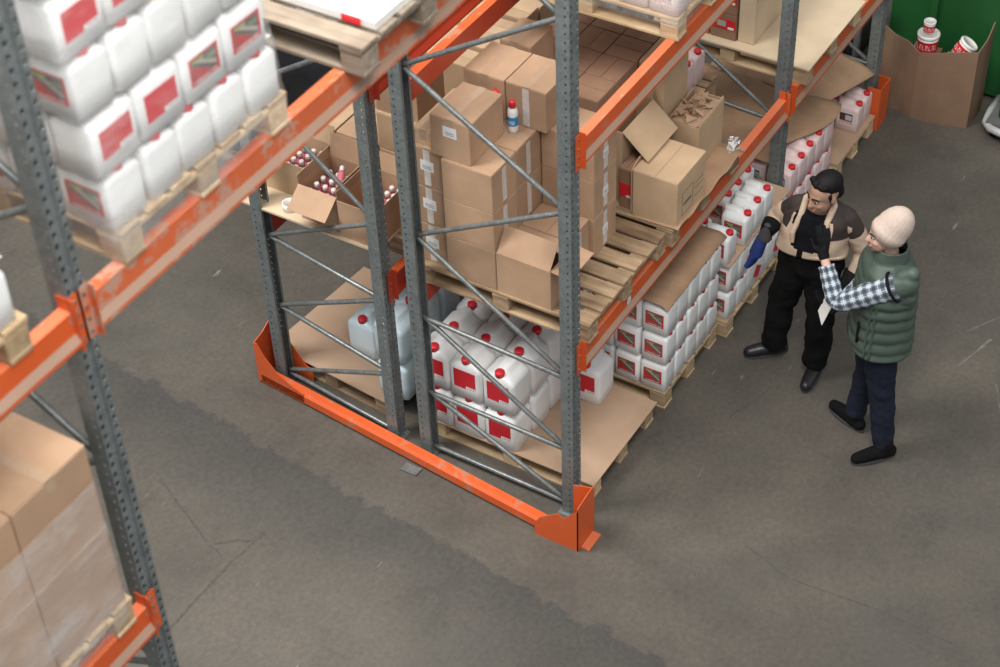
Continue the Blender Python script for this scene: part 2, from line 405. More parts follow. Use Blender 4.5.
def put(name, me, parent=None, loc=(0, 0, 0), rot=(0, 0, 0)):
    o = bpy.data.objects.new(name, me); C.objects.link(o)
    o.parent = parent; o.location = loc; o.rotation_euler = rot
    return o
def empty(name, loc=(0, 0, 0), rz=0.0):
    o = bpy.data.objects.new(name, None); C.objects.link(o); o.location = loc; o.rotation_euler = (0, 0, rz); o.empty_display_size = 0.1
    return o
def tag(o, label=None, cat=None, group=None, kind=None):
    if label: o['label'] = label
    if cat: o['category'] = cat
    if group: o['group'] = group
    if kind: o['kind'] = kind
    return o
def bevel(o, wdt, seg=2):
    md = o.modifiers.new('bevel', 'BEVEL'); md.width = wdt; md.segments = seg; md.limit_method = 'ANGLE'; return o
def rrect(hx, hy, r, z, cx=0.0, cy=0.0, k=4):
    r = min(r, hx * 0.98, hy * 0.98); out = []
    for sx, sy, a0 in ((1, 1, 0), (-1, 1, 90), (-1, -1, 180), (1, -1, 270)):
        for i in range(k + 1):
            a = math.radians(a0 + 90 * i / k)
            out.append((cx + sx * (hx - r) + r * math.cos(a), cy + sy * (hy - r) + r * math.sin(a), z))
    return out
_bx = {}
def box_mesh(name, dx, dy, dz, mat, bv=0.003):
    key = (name, round(dx, 3), round(dy, 3), round(dz, 3), mat.name)
    if key not in _bx:
        b = min(bv, dx / 3, dy / 3, dz / 3); m = MB()
        hx, hy, hz = dx / 2, dy / 2, dz / 2
        m.rings([rrect(hx - b, hy - b, 0.0001, -hz, k=0), rrect(hx, hy, b, -hz + b, k=1), rrect(hx, hy, b, hz - b, k=1), rrect(hx - b, hy - b, b, hz, k=1)][1:3] if False else
                [rrect(hx - b, hy - b, b, -hz, k=1), rrect(hx, hy, b, -hz + b, k=1), rrect(hx, hy, b, hz - b, k=1), rrect(hx - b, hy - b, b, hz, k=1)])
        _bx[key] = m.mesh(name, mat)
    return _bx[key]

# ------------------------------------------------------------------ floor
fm = MB(); fm.quad((-14, -14, 0), (16, -14, 0), (16, 16, 0), (-14, 16, 0))
floor = fm.build('floor', FLOOR); tag(floor, 'worn brownish grey concrete warehouse floor with dark tyre lane', None, None, 'structure')
SEAM = mat_plain('crack_filler', (0.078, 0.070, 0.060), 0.8, var=0.3, nscale=30)
PALE = mat_plain('pale_scrape', (0.16, 0.145, 0.125), 0.8, var=0.3, nscale=30)
def crack(pts, wd, mat, nm='crack'):
    m = MB(); seq = []; jit = .006 if nm == 'crack' else .003
    for (ax, ay), (bx, by) in zip(pts[:-1], pts[1:]):
        for i in range(4):
            t = i / 4; seq.append((ax + (bx - ax) * t + random.uniform(-jit, jit), ay + (by - ay) * t + random.uniform(-jit, jit)))
    seq.append(pts[-1])
    prev = None
    for k, (x, y) in enumerate(seq):
        q = seq[min(k + 1, len(seq) - 1)]; p = seq[max(k - 1, 0)]
        dx, dy = q[0] - p[0], q[1] - p[1]; l = math.hypot(dx, dy) or 1
        h = wd * random.uniform(.5, 1.1) / 2
        a = (x - dy / l * h, y + dx / l * h); b = (x + dy / l * h, y - dx / l * h)
        if prev: m.box(0, 0, 0, 0, 0, 0) if False else m.quad((*prev[0], .0012), (*prev[1], .0012), (*b, .0012), (*a, .0012))
        prev = (a, b)
    m.build(nm, mat, floor)
crack([(-1.08, 2.42), (-1.22, 2.10), (-1.36, 1.80), (-1.40, 1.68)], 0.022, SEAM)
crack([(-1.34, 1.78), (-1.25, 1.68), (-1.21, 1.60), (-1.10, 1.57)], 0.02, SEAM)
crack([(-1.12, 1.56), (-1.40, 1.60), (-1.70, 1.60), (-2.09, 1.60)], 0.026, SEAM)
crack([(1.95, -2.1), (2.35, -1.9)], 0.012, PALE, 'scratch'); crack([(2.4, -1.62), (2.75, -1.72)], 0.02, PALE, 'scratch')
crack([(2.75, -1.55), (3.0, -1.7)], 0.015, PALE, 'scratch')
crack([(1.2, -.5), (1.6, -.62)], 0.008, SEAM); crack([(.265, -1.06), (.15, -1.42), (.20, -1.97), (.17, -2.5)], 0.014, SEAM)

# far walls of the hall
WALLM = mat_plain('wall_panel', (0.42, 0.42, 0.40), 0.7, var=0.06, nscale=1.5)
for nm, (x0, x1, y0, y1), lab in (('wall_back', (16.0, 16.2, -14, 16), 'plain grey panel wall at the far end of the hall'), ('wall_left', (-14, 16, 16.0, 16.2), 'plain grey panel wall behind the rear rack row')):
    m = MB(); m.box(x0, x1, y0, y1, 0, 12.0); tag(m.build(nm, WALLM), lab, None, None, 'structure')

# ------------------------------------------------------------------ racking
ZL = (1.279, 2.756, 4.336)
HB = 0.07                                    # half height of a beam
def perf(m, P, along, across, L, wd, pitch, holes):
    """perforated steel strip from P, L long, with a column of octagonal holes (offset, radius) in each cell"""
    P = Vector(P); along = Vector(along); across = Vector(across)
    n = int(L / pitch)
    for off0, off1, r in holes:
        cw = (off1 - off0) / 2; cc = (off0 + off1) / 2
        for k in range(n):
            c = P + along * ((k + .5) * pitch) + across * cc
            o8 = []; i8 = []
            for j in range(8):
                a = 2 * PI * j / 8
                ca, sa = math.cos(a), math.sin(a); s = 1 / max(abs(ca), abs(sa))
                o8.append(c + along * (ca * s * pitch / 2) + across * (sa * s * cw)); i8.append(c + along * (ca * r * 1.25) + across * (sa * r))
            for j in range(8):
                q = (j + 1) % 8; m.quad(o8[j], o8[q], i8[q], i8[j])
_post = {}
def post_mesh(L):
    """open C upright with folded front; the front (web) faces -Y, the open side +Y"""
    if L in _post: return _post[L]
    m = MB(); wx, dy = 0.045, 0.040; up = (0, 0, 1); pt = 0.05
    # front face: two perforated bands with a shallow channel between
    perf(m, (-wx, -dy, 0), up, (1, 0, 0), L, 0, pt, [(0.0, 0.029, 0.0100)])
    perf(m, (wx - .029, -dy, 0), up, (1, 0, 0), L, 0, pt, [(0.0, 0.029, 0.0100)])
    for a, b in (((-.016, -dy), (-.011, -dy + .012)), ((-.011, -dy + .012), (.011, -dy + .012)), ((.011, -dy + .012), (.016, -dy))):
        m.quad((a[0], a[1], 0), (b[0], b[1], 0), (b[0], b[1], L), (a[0], a[1], L))
    # side flanges
    perf(m, (-wx, -dy, 0), up, (0, 1, 0), L, 0, pt, [(0.0, 0.05, 0.0062)])
    perf(m, (wx, -dy, 0), up, (0, 1, 0), L, 0, pt, [(0.0, 0.05, 0.0062)])
    for x in (-wx, wx):
        s = 1 if x < 0 else -1
        m.quad((x, dy - .030, 0), (x, dy, 0), (x, dy, L), (x, dy - .030, L))
        m.quad((x, dy, 0), (x + s * .016, dy, 0), (x + s * .016, dy, L), (x, dy, L))
    # foot plate
    me = m.mesh('upright', GALV); _post[L] = me; return me
def rack_frame(x, y0, y1, L, braces, label, xo=0.0, feet=True):
    r = empty('rack_ladder', (x, y0, 0)); tag(r, label, 'rack frame', 'upright frames of the pallet racks')
    d = y1 - y0
    for yy, rz, xx in ((0, 0, 0), (d, PI, xo)):
        p = put('upright', post_mesh(L), r, (xx, yy, 0.004), (0, 0, rz))
        sm = p.modifiers.new('thick', 'SOLIDIFY'); sm.thickness = 0.0025; sm.offset = 0
        if feet:
            f = MB(); f.box(-.07, .07, -.06, .06, 0, .006); f.build('foot_plate', GALV, r).location = (xx, yy, 0)
    for a, za, b, zb in braces:              # a,b = 0 (at y0) or 1 (at y1)
        m = MB(); A = Vector((a * xo, .045 + a * (d - .09), za)); B = Vector((b * xo, .045 + b * (d - .09), zb))
        t = (B - A).normalized()
        m.tube([A - t * .02, A, B, B + t * .02], [.009, .0155, .0155, .009], 12)
        m.build('brace', GALV_L, r, True)
    return r
# zig-zag lacing of the front row (0 = aisle upright, 1 = rear upright) and of the rear row
LB = [(1, .06, 0, .05), (1, .54, 0, .07), (1, .54, 0, .52), (1, 1.17, 0, .54), (1, 1.17, 0, 1.12), (1, 1.79, 0, 1.15),
      (1, 1.82, 0, 2.35), (1, 2.97, 0, 2.39), (1, 3.0, 0, 3.58), (1, 4.2, 0, 3.6), (1, 4.22, 0, 4.8)]
LA = [(1, .07, 0, .05), (1, .1, 0, .54), (1, .67, 0, .58), (1, .68, 0, 1.16), (1, 1.26, 0, 1.19), (1, 1.27, 0, 1.76),
      (1, 2.4, 0, 1.83), (1, 2.42, 0, 3.0), (1, 3.6, 0, 3.05), (1, 3.62, 0, 4.2), (1, 4.8, 0, 4.22)]
YB = (0.0, 1.05); YA = (1.308, 2.27); SK = 0.09
rack_frame(0, *YB, 5.6, LB, 'grey perforated upright frame standing behind the orange corner guard, carton side')
rack_frame(0.0, *YA, 5.6, LA, 'grey perforated upright frame beside the open boxes of bottles', SK)
rack_frame(2.90, *YB, 5.6, [(0, 1.15, 1, 1.79), (0, .54, 1, 1.17), (0, .52, 1, .54), (0, 1.12, 1, 1.17), (0, 2.35, 1, 1.82), (0, 2.39, 1, 2.97)],
           'grey upright frame beside the man in the beige and brown jacket')
rack_frame(4.69, *YB, 5.6, LB, 'dark grey upright frame next to the brown cardboard bin')
rack_frame(2.94, *YA, 5.6, LA[:8], 'upright frame of the rear rack row, mostly hidden behind cartons', SK)
rack_frame(-3.443, *YB, 6.4, LB + [(1, 5.4, 0, 4.85)], 'tall grey perforated upright frame between the two shrink-wrapped jug pallets')

def beam(x0, x1, y, z, face, label, c0=True, c1=True, mats=(ORANGE, ORANGE_WORN_LIT, TAUPE)):
    """step beam on the outside of the uprights; face = -1 looks to -Y, +1 to +Y"""
    r = empty('rack_crossbar', ((x0 + x1) / 2, y, z - HB)); tag(r, label, 'rack beam', 'orange beams of the pallet racks')
    L = (x1 - x0) / 2; f = face
    m = MB()
    #  profile (outward u, up v) and the material of each side
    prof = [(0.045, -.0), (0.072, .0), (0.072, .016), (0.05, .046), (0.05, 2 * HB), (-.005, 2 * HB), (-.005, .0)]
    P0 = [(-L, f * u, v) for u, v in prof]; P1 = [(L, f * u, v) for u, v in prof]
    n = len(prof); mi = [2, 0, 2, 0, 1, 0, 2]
    i = len(m.v); m.v += P0 + P1
    for k in range(n):
        q = (k + 1) % n
        fa = (i + k, i + q, i + n + q, i + n + k)
        m.f.append(fa if f < 0 else tuple(reversed(fa))); m.mi.append(mi[k])
    m.f.append(tuple(i + k for k in range(n))); m.mi.append(0); m.f.append(tuple(i + n + k for k in reversed(range(n)))); m.mi.append(0)
    m.build('step_bar', list(mats), r)
    for on, xx, s in ((c0, -L, 1), (c1, L, -1)):
        if not on: continue
        q = MB()
        q.box(xx - .004 if s > 0 else xx, xx if s > 0 else xx + .004, min(f * -.005, f * .078), max(f * -.005, f * .078), -.03, .2)
        ya, yb = sorted((f * .046, f * .05)); xa, xb = sorted((xx - s * .058, xx))
        q.box(xa, xb, ya, yb, -.03, .2)
        cobj = q.build('connector', mats[0], r)
        bm_ = MB()
        for zz in (.0, .06, .11, .17):
            bm_.tube([(xx - s * .03, f * .05, zz), (xx - s * .03, f * .056, zz)], .007, 6)
        bm_.build('hook_rivet', GALV_L, cobj)
    return r
hp = .052
beam(hp, 2.9 - hp, 0, ZL[0], -1, 'orange beam in front of the bare pallet boards, carrying a small white sticker')
beam(hp, 2.9 - hp, 0, ZL[1], -1, 'orange beam under the shrink-wrapped pallet of pink jugs')
beam(2.9 + hp, 4.69 - hp, 0, ZL[0], -1, 'orange beam under the plywood-topped pallet near the cardboard bin')
beam(-3.443 + hp, -hp, 0, ZL[2], -1, 'long scuffed orange beam under the shrink-wrapped white jugs, bridging the aisle', mats=(ORANGE_S, ORANGE_S, TAUPE))
beam(-6.1, -3.443 - hp, 0, ZL[2], -1, 'bright orange beam bolted beside the top pallet of jugs, above the wrapped cartons', False)
beam(-6.1, -3.443 - hp, 0, ZL[1], -1, 'orange beam under the film-wrapped brown cartons', False)
RB = (ORANGE_SHADE, ORANGE, ORANGE_SHADE)  # rear beams: sides painted as shaded, top face left in the lighter orange
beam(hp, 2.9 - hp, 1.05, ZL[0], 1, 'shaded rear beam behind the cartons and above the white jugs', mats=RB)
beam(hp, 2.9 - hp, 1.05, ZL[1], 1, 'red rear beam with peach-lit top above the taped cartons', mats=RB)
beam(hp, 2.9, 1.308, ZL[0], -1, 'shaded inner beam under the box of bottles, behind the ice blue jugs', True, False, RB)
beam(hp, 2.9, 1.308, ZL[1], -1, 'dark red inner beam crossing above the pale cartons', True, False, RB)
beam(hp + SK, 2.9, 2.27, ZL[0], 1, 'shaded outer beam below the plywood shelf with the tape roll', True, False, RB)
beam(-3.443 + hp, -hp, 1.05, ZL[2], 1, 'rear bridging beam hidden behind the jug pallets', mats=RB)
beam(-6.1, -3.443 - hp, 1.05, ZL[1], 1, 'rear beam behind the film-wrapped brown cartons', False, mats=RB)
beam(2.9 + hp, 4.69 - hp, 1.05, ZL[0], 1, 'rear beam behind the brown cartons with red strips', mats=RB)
m = MB(); m.box(-.002, 0, -.02, .02, -.025, .025); st = put('price_sticker', m.mesh('price_sticker', L_PAPER), None, (.62, -.0515, 1.29), (0, 0, PI / 2))
tag(st, 'small white sticker on the orange beam below the bare pallet boards', 'sticker')

# orange row-end guard round the feet of the two frames
g = empty('rack_end_guard', (-.2, 1.0, 0)); tag(g, 'orange steel guard rail bolted round the feet of the two rack ends', 'guard rail')
def gx(y): return -.285 + (y + .2) * (.25 / 2.6)
ga, gb = -.205, 2.40
m = MB()
prof = [(0, .025), (0, .085), (.018, .103), (.066, .103), (.066, .098), (.022, .098), (.005, .082), (.005, .025)]
m.rings([[(gx(yy) + u + .2, yy - 1.0, v) for u, v in prof] for yy in (ga + .1, gb - .02)]); m.build('rail', ORANGE, g)
def plate(pts, t, axis, mat=ORANGE):
    """outline pts in (a,z); thickness t along axis"""
    q = MB(); q.rings([[tuple(p) for p in ring] for ring in pts]); return q.build('guard_plate', mat, g)
# aisle-side end: bent plate with a sloping shoulder
o = Vector((.2, -1.0, 0))
def wq(x, y, z): return (x + .2, y - 1.0, z)
xx = gx(ga)
plate([[wq(xx + dx, ga, 0), wq(xx + dx, .10, 0), wq(xx + dx, .10, .10), wq(xx + dx, .06, .17), wq(xx + dx, -.07, .27), wq(xx + dx, -.10, .24), wq(xx + dx, ga, .36)] for dx in (0, .006)], .006, 'x')
plate([[wq(xx, ga + dy, 0), wq(xx + .20, ga + dy, 0), wq(xx + .20, ga + dy, .40), wq(xx + .13, ga + dy, .40), wq(xx, ga + dy, .38)] for dy in (0, .006)], .006, 'y')
plate([[wq(xx + .20, ga, 0), wq(xx + .20, ga, .38), wq(xx + .195, ga + .14, .34), wq(xx + .195, ga + .14, 0)], [wq(xx + .206, ga, 0), wq(xx + .206, ga, .38), wq(xx + .201, ga + .14, .34), wq(xx + .201, ga + .14, 0)]], .006, 'x')
# far end: rail sweeps up into a tall curved plate
xx = gx(gb)
ring = [(2.0, .02), (2.40, .02), (2.40, .36), (2.375, .365), (2.32, .27), (2.23, .18), (2.10, .125), (2.0, .103)]
plate([[wq(gx(y) + dx, y, z) for y, z in ring] for dx in (0, .006)], .006, 'x')
plate([[wq(xx + a, gb + dy, z) for a, z in ((0, 0), (.18, 0), (.18, .42), (.10, .38), (0, .36))] for dy in (0, .006)], .006, 'y')
plate([[wq(xx + .18 + dx, y, z) for y, z in ((2.08, 0), (2.40, 0), (2.40, .42), (2.34, .42), (2.13, .13), (2.08, .11))] for dx in (0, .006)], .006, 'x')
q = MB(); q.box(-.05, .10, -1.265, -1.207, 0, .012); q.build('anchor_foot', ORANGE_WORN_LIT, g)
q = MB(); q.box(-.02, .05, -.1, .02, 0, .012); q.build('anchor_foot', GALV_L, g).location = (-.03, .1, 0)
for x_, lab in ((2.9, 'orange guard at the foot of the upright behind the man in the beige jacket'), (4.69, 'orange guard at the foot of the upright beside the cardboard bin')):
    q = empty('upright_guard', (x_, -.1, 0)); tag(q, lab, 'guard')
    a = MB(); a.box(-.09, .09, -.018, -.012, 0, .38); a.build('front_plate', ORANGE, q)
    a = MB(); a.box(-.096, -.09, -.018, .09, 0, .38); a.build('side_plate', ORANGE, q)
    a = MB(); a.box(.09, .096, -.018, .09, 0, .38); a.build('side_plate', ORANGE, q)

# ------------------------------------------------------------------ pallets
PH = 0.144
def pallet(x0, x1, y0, y1, z, label, wood=WOOD, group='wooden pallets', n=7):
    cx, cy = (x0 + x1) / 2, (y0 + y1) / 2; dx, dy = x1 - x0, y1 - y0
    r = empty('pallet', (cx, cy, z)); tag(r, label, 'pallet', group)
    bw = dx / n * .80
    for k in range(n):
        px = -dx / 2 + bw / 2 + k * (dx - bw) / (n - 1) + random.uniform(-.008, .008) * (0 < k < n - 1)
        put('deck_board', box_mesh('deck_board', bw, dy, .02, wood), r, (px, random.uniform(-.004, .004), PH - .01))
    for yy in (-dy / 2 + .06, 0, dy / 2 - .06):
        put('cross_board', box_mesh('cross_board', dx, .11, .022, wood), r, (0, yy, PH - .031))
        for xx in (-dx / 2 + .06, 0, dx / 2 - .06):
            put('block', box_mesh('block', .11, .11, .082, wood), r, (xx, yy, .061))
    for xx in (-dx / 2 + .06, 0, dx / 2 - .06):
        put('bottom_board', box_mesh('bottom_board', .11, dy, .02, wood), r, (xx, 0, .01))
    return r
T = [z + HB for z in ZL]
pallet(.10, 1.06, -.07, 1.13, T[0], 'weathered pallet with bare front boards carrying taped cartons')
pallet(1.10, 2.04, -.09, 1.11, T[0], 'pallet carrying the torn and crushed open cartons')
pallet(2.13, 2.70, .40, 1.1, T[0], 'pallet under the pair of pink jugs, mostly hidden by torn cartons')
pallet(1.11, 2.05, -.07, 1.13, T[1], 'fresh wooden pallet under the wrapped pink jugs', WOOD_L)
pallet(.13, .95, -.08, 1.13, 0, 'floor pallet covered with brown board under the large jugs', WOOD_L)
pallet(1.06, 1.84, -.10, 1.1, 0, 'floor pallet under the three-layer stack of white jugs', WOOD_L)
pallet(1.88, 2.80, -.15, 1.05, 0, 'floor pallet under the jugs beside the man in black trousers', WOOD_L)
pallet(3.02, 3.82, -.08, 1.1, 0, 'floor pallet under kraft-covered pink jugs behind the man in black trousers', WOOD_L)
pallet(3.86, 4.58, -.10, 1.1, 0, 'floor pallet of pink jugs beside the orange guard near the cardboard bin', WOOD_L)
pallet(3.06, 4.0, -.10, 1.1, T[0], 'pallet topped with a pale plywood sheet above the pink jugs', WOOD_L)
pallet(.24, 1.15, 1.30, 2.44, T[0], 'pallet holding the open boxes of small bottles')
pallet(1.2, 2.1, 1.32, 2.4, T[0], 'pallet under the pale flat cartons in the rear row', WOOD_G)
pallet(.15, 1.11, 1.40, 2.39, 0, 'floor pallet covered with hardboard under the ice blue jugs').rotation_euler.z = -.09
pallet(-3.21, -2.23, -.06, 1.12, T[2], 'pallet under the overexposed shrink-wrapped white jugs', WOOD_L)
pallet(-1.86, -.88, -.15, 1.06, T[2], 'weathered pallet with a white board on top', WOOD_G)
pallet(-4.66, -3.68, -.06, 1.12, T[2], 'pallet under white jugs left of the tall upright', WOOD_L)
pallet(-4.52, -3.56, -.06, 1.1, T[1], 'pallet under the film-wrapped brown cartons', WOOD_L)

def sheet(name, x0, x1, y0, y1, z, t, mat, label, cat='sheet', fz=None, n=1, rz=0.0, edge=None):
    """board or paper lying flat; fz(u,v) lifts it"""
    r = MB(); cx, cy = (x0 + x1) / 2, (y0 + y1) / 2
    top = []; g_ = []
    for j in range(n + 1):
        for i in range(n + 1):
            u, v = i / n, j / n; h = fz(u, v) if fz else 0
            ex = edge(u, v) if edge else (0, 0)
            g_.append((x0 + (x1 - x0) * u - cx + ex[0], y0 + (y1 - y0) * v - cy + ex[1], h))
    k = len(g_); r.v = [(a, b, c + t) for a, b, c in g_] + g_
    w_ = n + 1
    for j in range(n):
        for i in range(n):
            a = j * w_ + i
            r.f.append((a, a + 1, a + w_ + 1, a + w_)); r.mi.append(0)
            r.f.append((k + a + w_, k + a + w_ + 1, k + a + 1, k + a)); r.mi.append(0)
    bd = [i for i in range(w_)] + [j * w_ + n for j in range(1, w_)] + [n * w_ + i for i in range(n - 1, -1, -1)] + [j * w_ for j in range(n - 1, 0, -1)]
    for a, b in zip(bd, bd[1:] + bd[:1]): r.f.append((a, a + k, b + k, b)); r.mi.append(0)
    o_ = r.build(name, mat, None, smooth=n > 1); o_.location = (cx, cy, z); o_.rotation_euler = (0, 0, rz)
    return tag(o_, label, cat)
sheet('board_sheet', .115, .965, -.095, 1.13, PH, .008, BOARD, 'brown hardboard sheet under the large white jugs on the floor pallet')
sheet('board_sheet', .135, 1.12, 1.39, 2.40, PH, .008, BOARD, 'pinkish brown board sheet on the floor pallet with one ice blue jug', rz=-.09)
sheet('plywood_sheet', .05, 1.15, 1.36, 2.40, T[0] + PH, .014, PLY, 'pale plywood shelf under the boxes of bottles and the tape roll')
sheet('board_sheet', 1.90, 2.82, -.14, 1.0, PH, .006, BOARD, 'board sheet on the floor pallet beside the man in black trousers')
sheet('board_sheet', 3.86, 4.58, -.10, 1.0, PH, .006, BOARD, 'board sheet under the pink jugs near the orange guard')
sheet('plywood_sheet', 3.03, 4.0, -.12, 1.0, T[0] + PH, .014, PLY, 'pale plywood sheet lying on the upper pallet near the cardboard bin')
sheet('white_board', -1.725, -.88, -.125, 1.05, T[2] + PH, .035, WHITE_B, 'bright white board lying on the weathered upper pallet')
m = MB(); m.box(-.006, 0, -.045, .045, 0, .03)
tag(put('red_tape_strip', m.mesh('red_tape_strip', CAP), None, (-1.726, -.01, T[2] + PH + .003)), 'red tape on the edge of the white board', 'tape')

# ------------------------------------------------------------------ jugs
ORD = ('first', 'second', 'third', 'fourth', 'fifth', 'sixth')
LAY = ('bottom', 'second', 'third', 'fourth', 'fifth', 'top')
def jug_meshes(kind, w_, d, h):
    """front (label) looks to -X; w_ across Y, d deep in X. kind 'front': cap at the front; 'side': cap at the -Y end"""
    b = MB(); r = .022 if d < .2 else .03
    hx, hy = d / 2, w_ / 2
    if kind == 'front':
        secs = [(0, .93, .93, 0, 0), (.02, 1, 1, 0, 0), (.30, 1, 1, 0, 0), (.74, 1, 1, 0, 0), (.80, .985, .97, 0, 0), (.86, .94, .80, 0, 0), (.90, .88, .58, .03, 0), (.925, .82, .42, .09, 0), (.985, .76, .34, .14, 0), (1.0, .70, .26, .14, 0)]
    else:
        secs = [(0, .92, .94, 0, 0), (.02, 1, 1, 0, 0), (.40, .995, .995, 0, 0), (.78, 1, 1, 0, 0), (.84, .93, .98, 0, 0), (.885, .74, .93, 0, 0), (.91, .52, .84, 0, .06), (.935, .40, .74, 0, .16), (.985, .34, .66, 0, .20), (1.0, .26, .60, 0, .20)]
    b.rings([rrect(hx * sx, hy * sy, r * (1.25 if z > .8 else 1), h * z, cx * d, cy * w_, 4) for z, sx, sy, cx, cy in secs])
    body = b.mesh('body', J_WHITE, True)
    cx, cy = (-.34 * d, 0) if kind == 'front' else (0, -.36 * w_)
    c = MB(); cr = .026 if kind == 'side' else .0315
    rings = []
    for z, q in ((.86, .8), (.895, .8), (.897, 1.0), (.985, 1.0), (1.0, .86)):
        rings.append([(cx + cr * q * math.cos(2 * PI * j / 14), cy + cr * q * math.sin(2 * PI * j / 14), h * z) for j in range(14)])
    c.rings(rings); cap = c.mesh('cap', CAP, True)
    l = MB(); lw, lh, z0 = (.68 * w_, .47 * h, .26 * h) if kind == 'front' else (.70 * w_, .46 * h, .24 * h)
    l.box(-hx - .0012, -hx + .004, -lw / 2, lw / 2, z0, z0 + lh)
    if kind == 'front': pass
    return body, cap, l
JK = {}
def jug_kind(name, kind, w_, d, h, plastic, lab):
    body, cap, l = jug_meshes(kind, w_, d, h)
    body.materials[0] = plastic
    JK[name] = (body, cap, l.mesh('printed_label', lab) if lab else None, w_, d, h)
jug_kind('big', 'front', .232, .214, .322, J_WHITE, L_RED)
jug_kind('ice', 'front', .232, .214, .322, J_BLUE, None)
jug_kind('pict', 'side', .186, .150, .243, J_WHITE, L_PICT)
jug_kind('pink', 'side', .186, .150, .243, J_PINK, L_PINK)
jug_kind('fgred', 'side', .232, .185, .240, J_WHITE, L_RED)
jug_kind('fgpict', 'side', .232, .185, .240, J_WHITE, L_PICT)
def jug(x, y, z, kind, label, group, rz=0.0, with_label=True):
    body, cap, lab, w_, d, h = JK[kind]
    r = empty('jug', (x + random.uniform(-.003, .003), y + random.uniform(-.003, .003), z), rz + random.uniform(-.03, .03)); tag(r, label, 'jug', group)
    put('body', body, r); put('cap', cap, r)
    if lab is not None and with_label: put('printed_label', lab, r)
    return r
B0 = PH + .008
# large jugs on the first floor pallet, 3 x 3 and two layers
for lay in range(2):
    for i in range(3):
        for j in range(3):
            lab = 'large white jug with red label, %s layer, %s row from bracing, %s from aisle' % (('lower', 'upper')[lay], ORD[i], ORD[j])
            jug(.222 + i * .224, .585 + j * .24, B0 + lay * .324, 'big', lab, 'large white jugs stacked on the floor pallet')
jug(.85, .33, B0, 'big', 'single large white jug standing apart at the corner of the brown board', 'large white jugs stacked on the floor pallet')
# ice blue jugs
jug(.50, 1.83, B0, 'ice', 'single ice blue jug standing in the open on the pinkish board sheet', 'ice blue jugs')
for i, (x_, y_, lay) in enumerate(((.28, 1.44, 0), (.28, 1.44, 1), (.52, 1.44, 0), (.52, 1.44, 1), (.76, 1.44, 0), (.76, 1.44, 1))):
    jug(x_, y_, B0 + lay * .324, 'ice', 'ice blue jug in the stack between the rack rows, %s layer, %s from bracing' % (('lower', 'upper')[lay], ORD[i // 2]), 'ice blue jugs')
jug(.72, 1.72, B0, 'ice', 'ice blue jug partly hidden behind the second upright', 'ice blue jugs')
# three-layer stack
GP = 'white jugs with picture labels under the kraft sheet'
for lay in range(3):
    for i in range(5):
        for j in range(4):
            if i > 0 and j > 0: continue
            lab = ('white picture-label jug, %s layer of three, end row, %s from the aisle' % (LAY[lay], ORD[j]) if i == 0 else 'white jug on aisle side of three-layer stack, %s layer, %s from end row' % (LAY[lay], ORD[i - 1]))
            jug(1.145 + i * .156, .0 + j * .193, PH + .002 + lay * .245, 'pict', lab, GP)
def crease(u, v): return .010 * abs(math.sin(u * 13 + v * .8)) + .012 * math.sin(v * 5 + u * 3) * u - .03 * (v < .06) - .02 * max(0, u - .85)
sheet('kraft_sheet', 1.06, 1.90, -.10, .70, .894, .005, CARD_K, 'brown kraft sheet creased over the three-layer stack of white jugs', 'sheet', crease, 16)
# jugs on the pallet the man leans over
GJ = 'white jugs on the pallet beside the man in black trousers'
for lay in range(2):
    for i in range(6):
        for j in range(3):
            if i > 0 and j > 0: continue
            jug(1.975 + i * .153, -.045 + j * .192, PH + .006 + lay * .245, 'fgp' if False else 'pict', 'white jug under flat board by man in black trousers, %s layer, column %s, row %s' % (('lower', 'upper')[lay], ORD[i], ORD[j]), GJ,
                PI / 2 if (i > 1 and j == 0 and False) else 0.0)
for i, (x_, z_) in enumerate(((2.20, .46), (2.36, .25), (2.52, .46), (2.68, .25))):
    m = MB(); m.box(-.045, .045, -.0015, .0, -.045, .045, Matrix.Rotation(.6, 4, 'Y'))
    tag(put('red_hazard_sticker', m.mesh('red_hazard_sticker', CAP), None, (x_, -.141, z_)), 'red sticker on a white jug side near the blue glove, %s from the kraft stack' % ORD[i], 'sticker', 'red stickers on the jug sides')
sheet('board_sheet', 1.87, 2.83, -.145, .50, .637, .006, BOARD, 'tan board lying between the layers of jugs by the blue glove')
for i in range(3):
    jug(2.19 + i * .153, -.04, .644, 'pict', 'red-capped white jug on the tan board, aisle row, %s from the lone jug' % ORD[i], GJ)
for i in range(3):
    jug(2.31 + i * .153, .16, .644, 'pict', 'red-capped white jug in the second row on the tan board, %s from the carton' % ORD[i], GJ)
jug(1.945, -.03, .644, 'pict', 'lone white jug at the end of the tan board next to the kraft sheet', GJ)
jug(1.98, .17, .644, 'pict', 'white jug behind the lone jug on the tan board', GJ); jug(1.97, .37, .644, 'pict', 'white jug hidden under the orange beam at the end of the tan board', GJ)
# pink jugs in the second bay
GK = 'pink jugs in the bay next to the cardboard bin'
for i in range(5):
    for lay in range(2):
        jug(3.10 + i * .155, .03, PH + .002 + lay * .245, 'pink', 'pink white jug behind man in beige jacket, %s layer, %s from the upright' % (('lower', 'upper')[lay], ORD[i]), GK)
for i in range(3):
    jug(3.10 + i * .155, .225, PH + .002 + .245, 'pink', 'pink white jug in second row behind man in beige jacket, %s from the upright' % ORD[i], GK)
jug(3.92, .10, PH + .007 + .0, 'pink', 'pink white jug with label under the edge of the kraft sheet', GK)
jug(3.92, .10, PH + .253, 'pink', 'pink white jug standing on another beside the kraft sheet edge', GK)
for i in range(2): jug(4.36 + i * .156, .03, PH + .007, 'pink', 'pink white jug near the orange guard by the bin, %s in the aisle row' % ORD[i], GK)
for i in range(2): jug(4.36 + i * .156, .225, PH + .007, 'pink', 'pink white jug near the orange guard by the bin, %s in the second row' % ORD[i], GK)
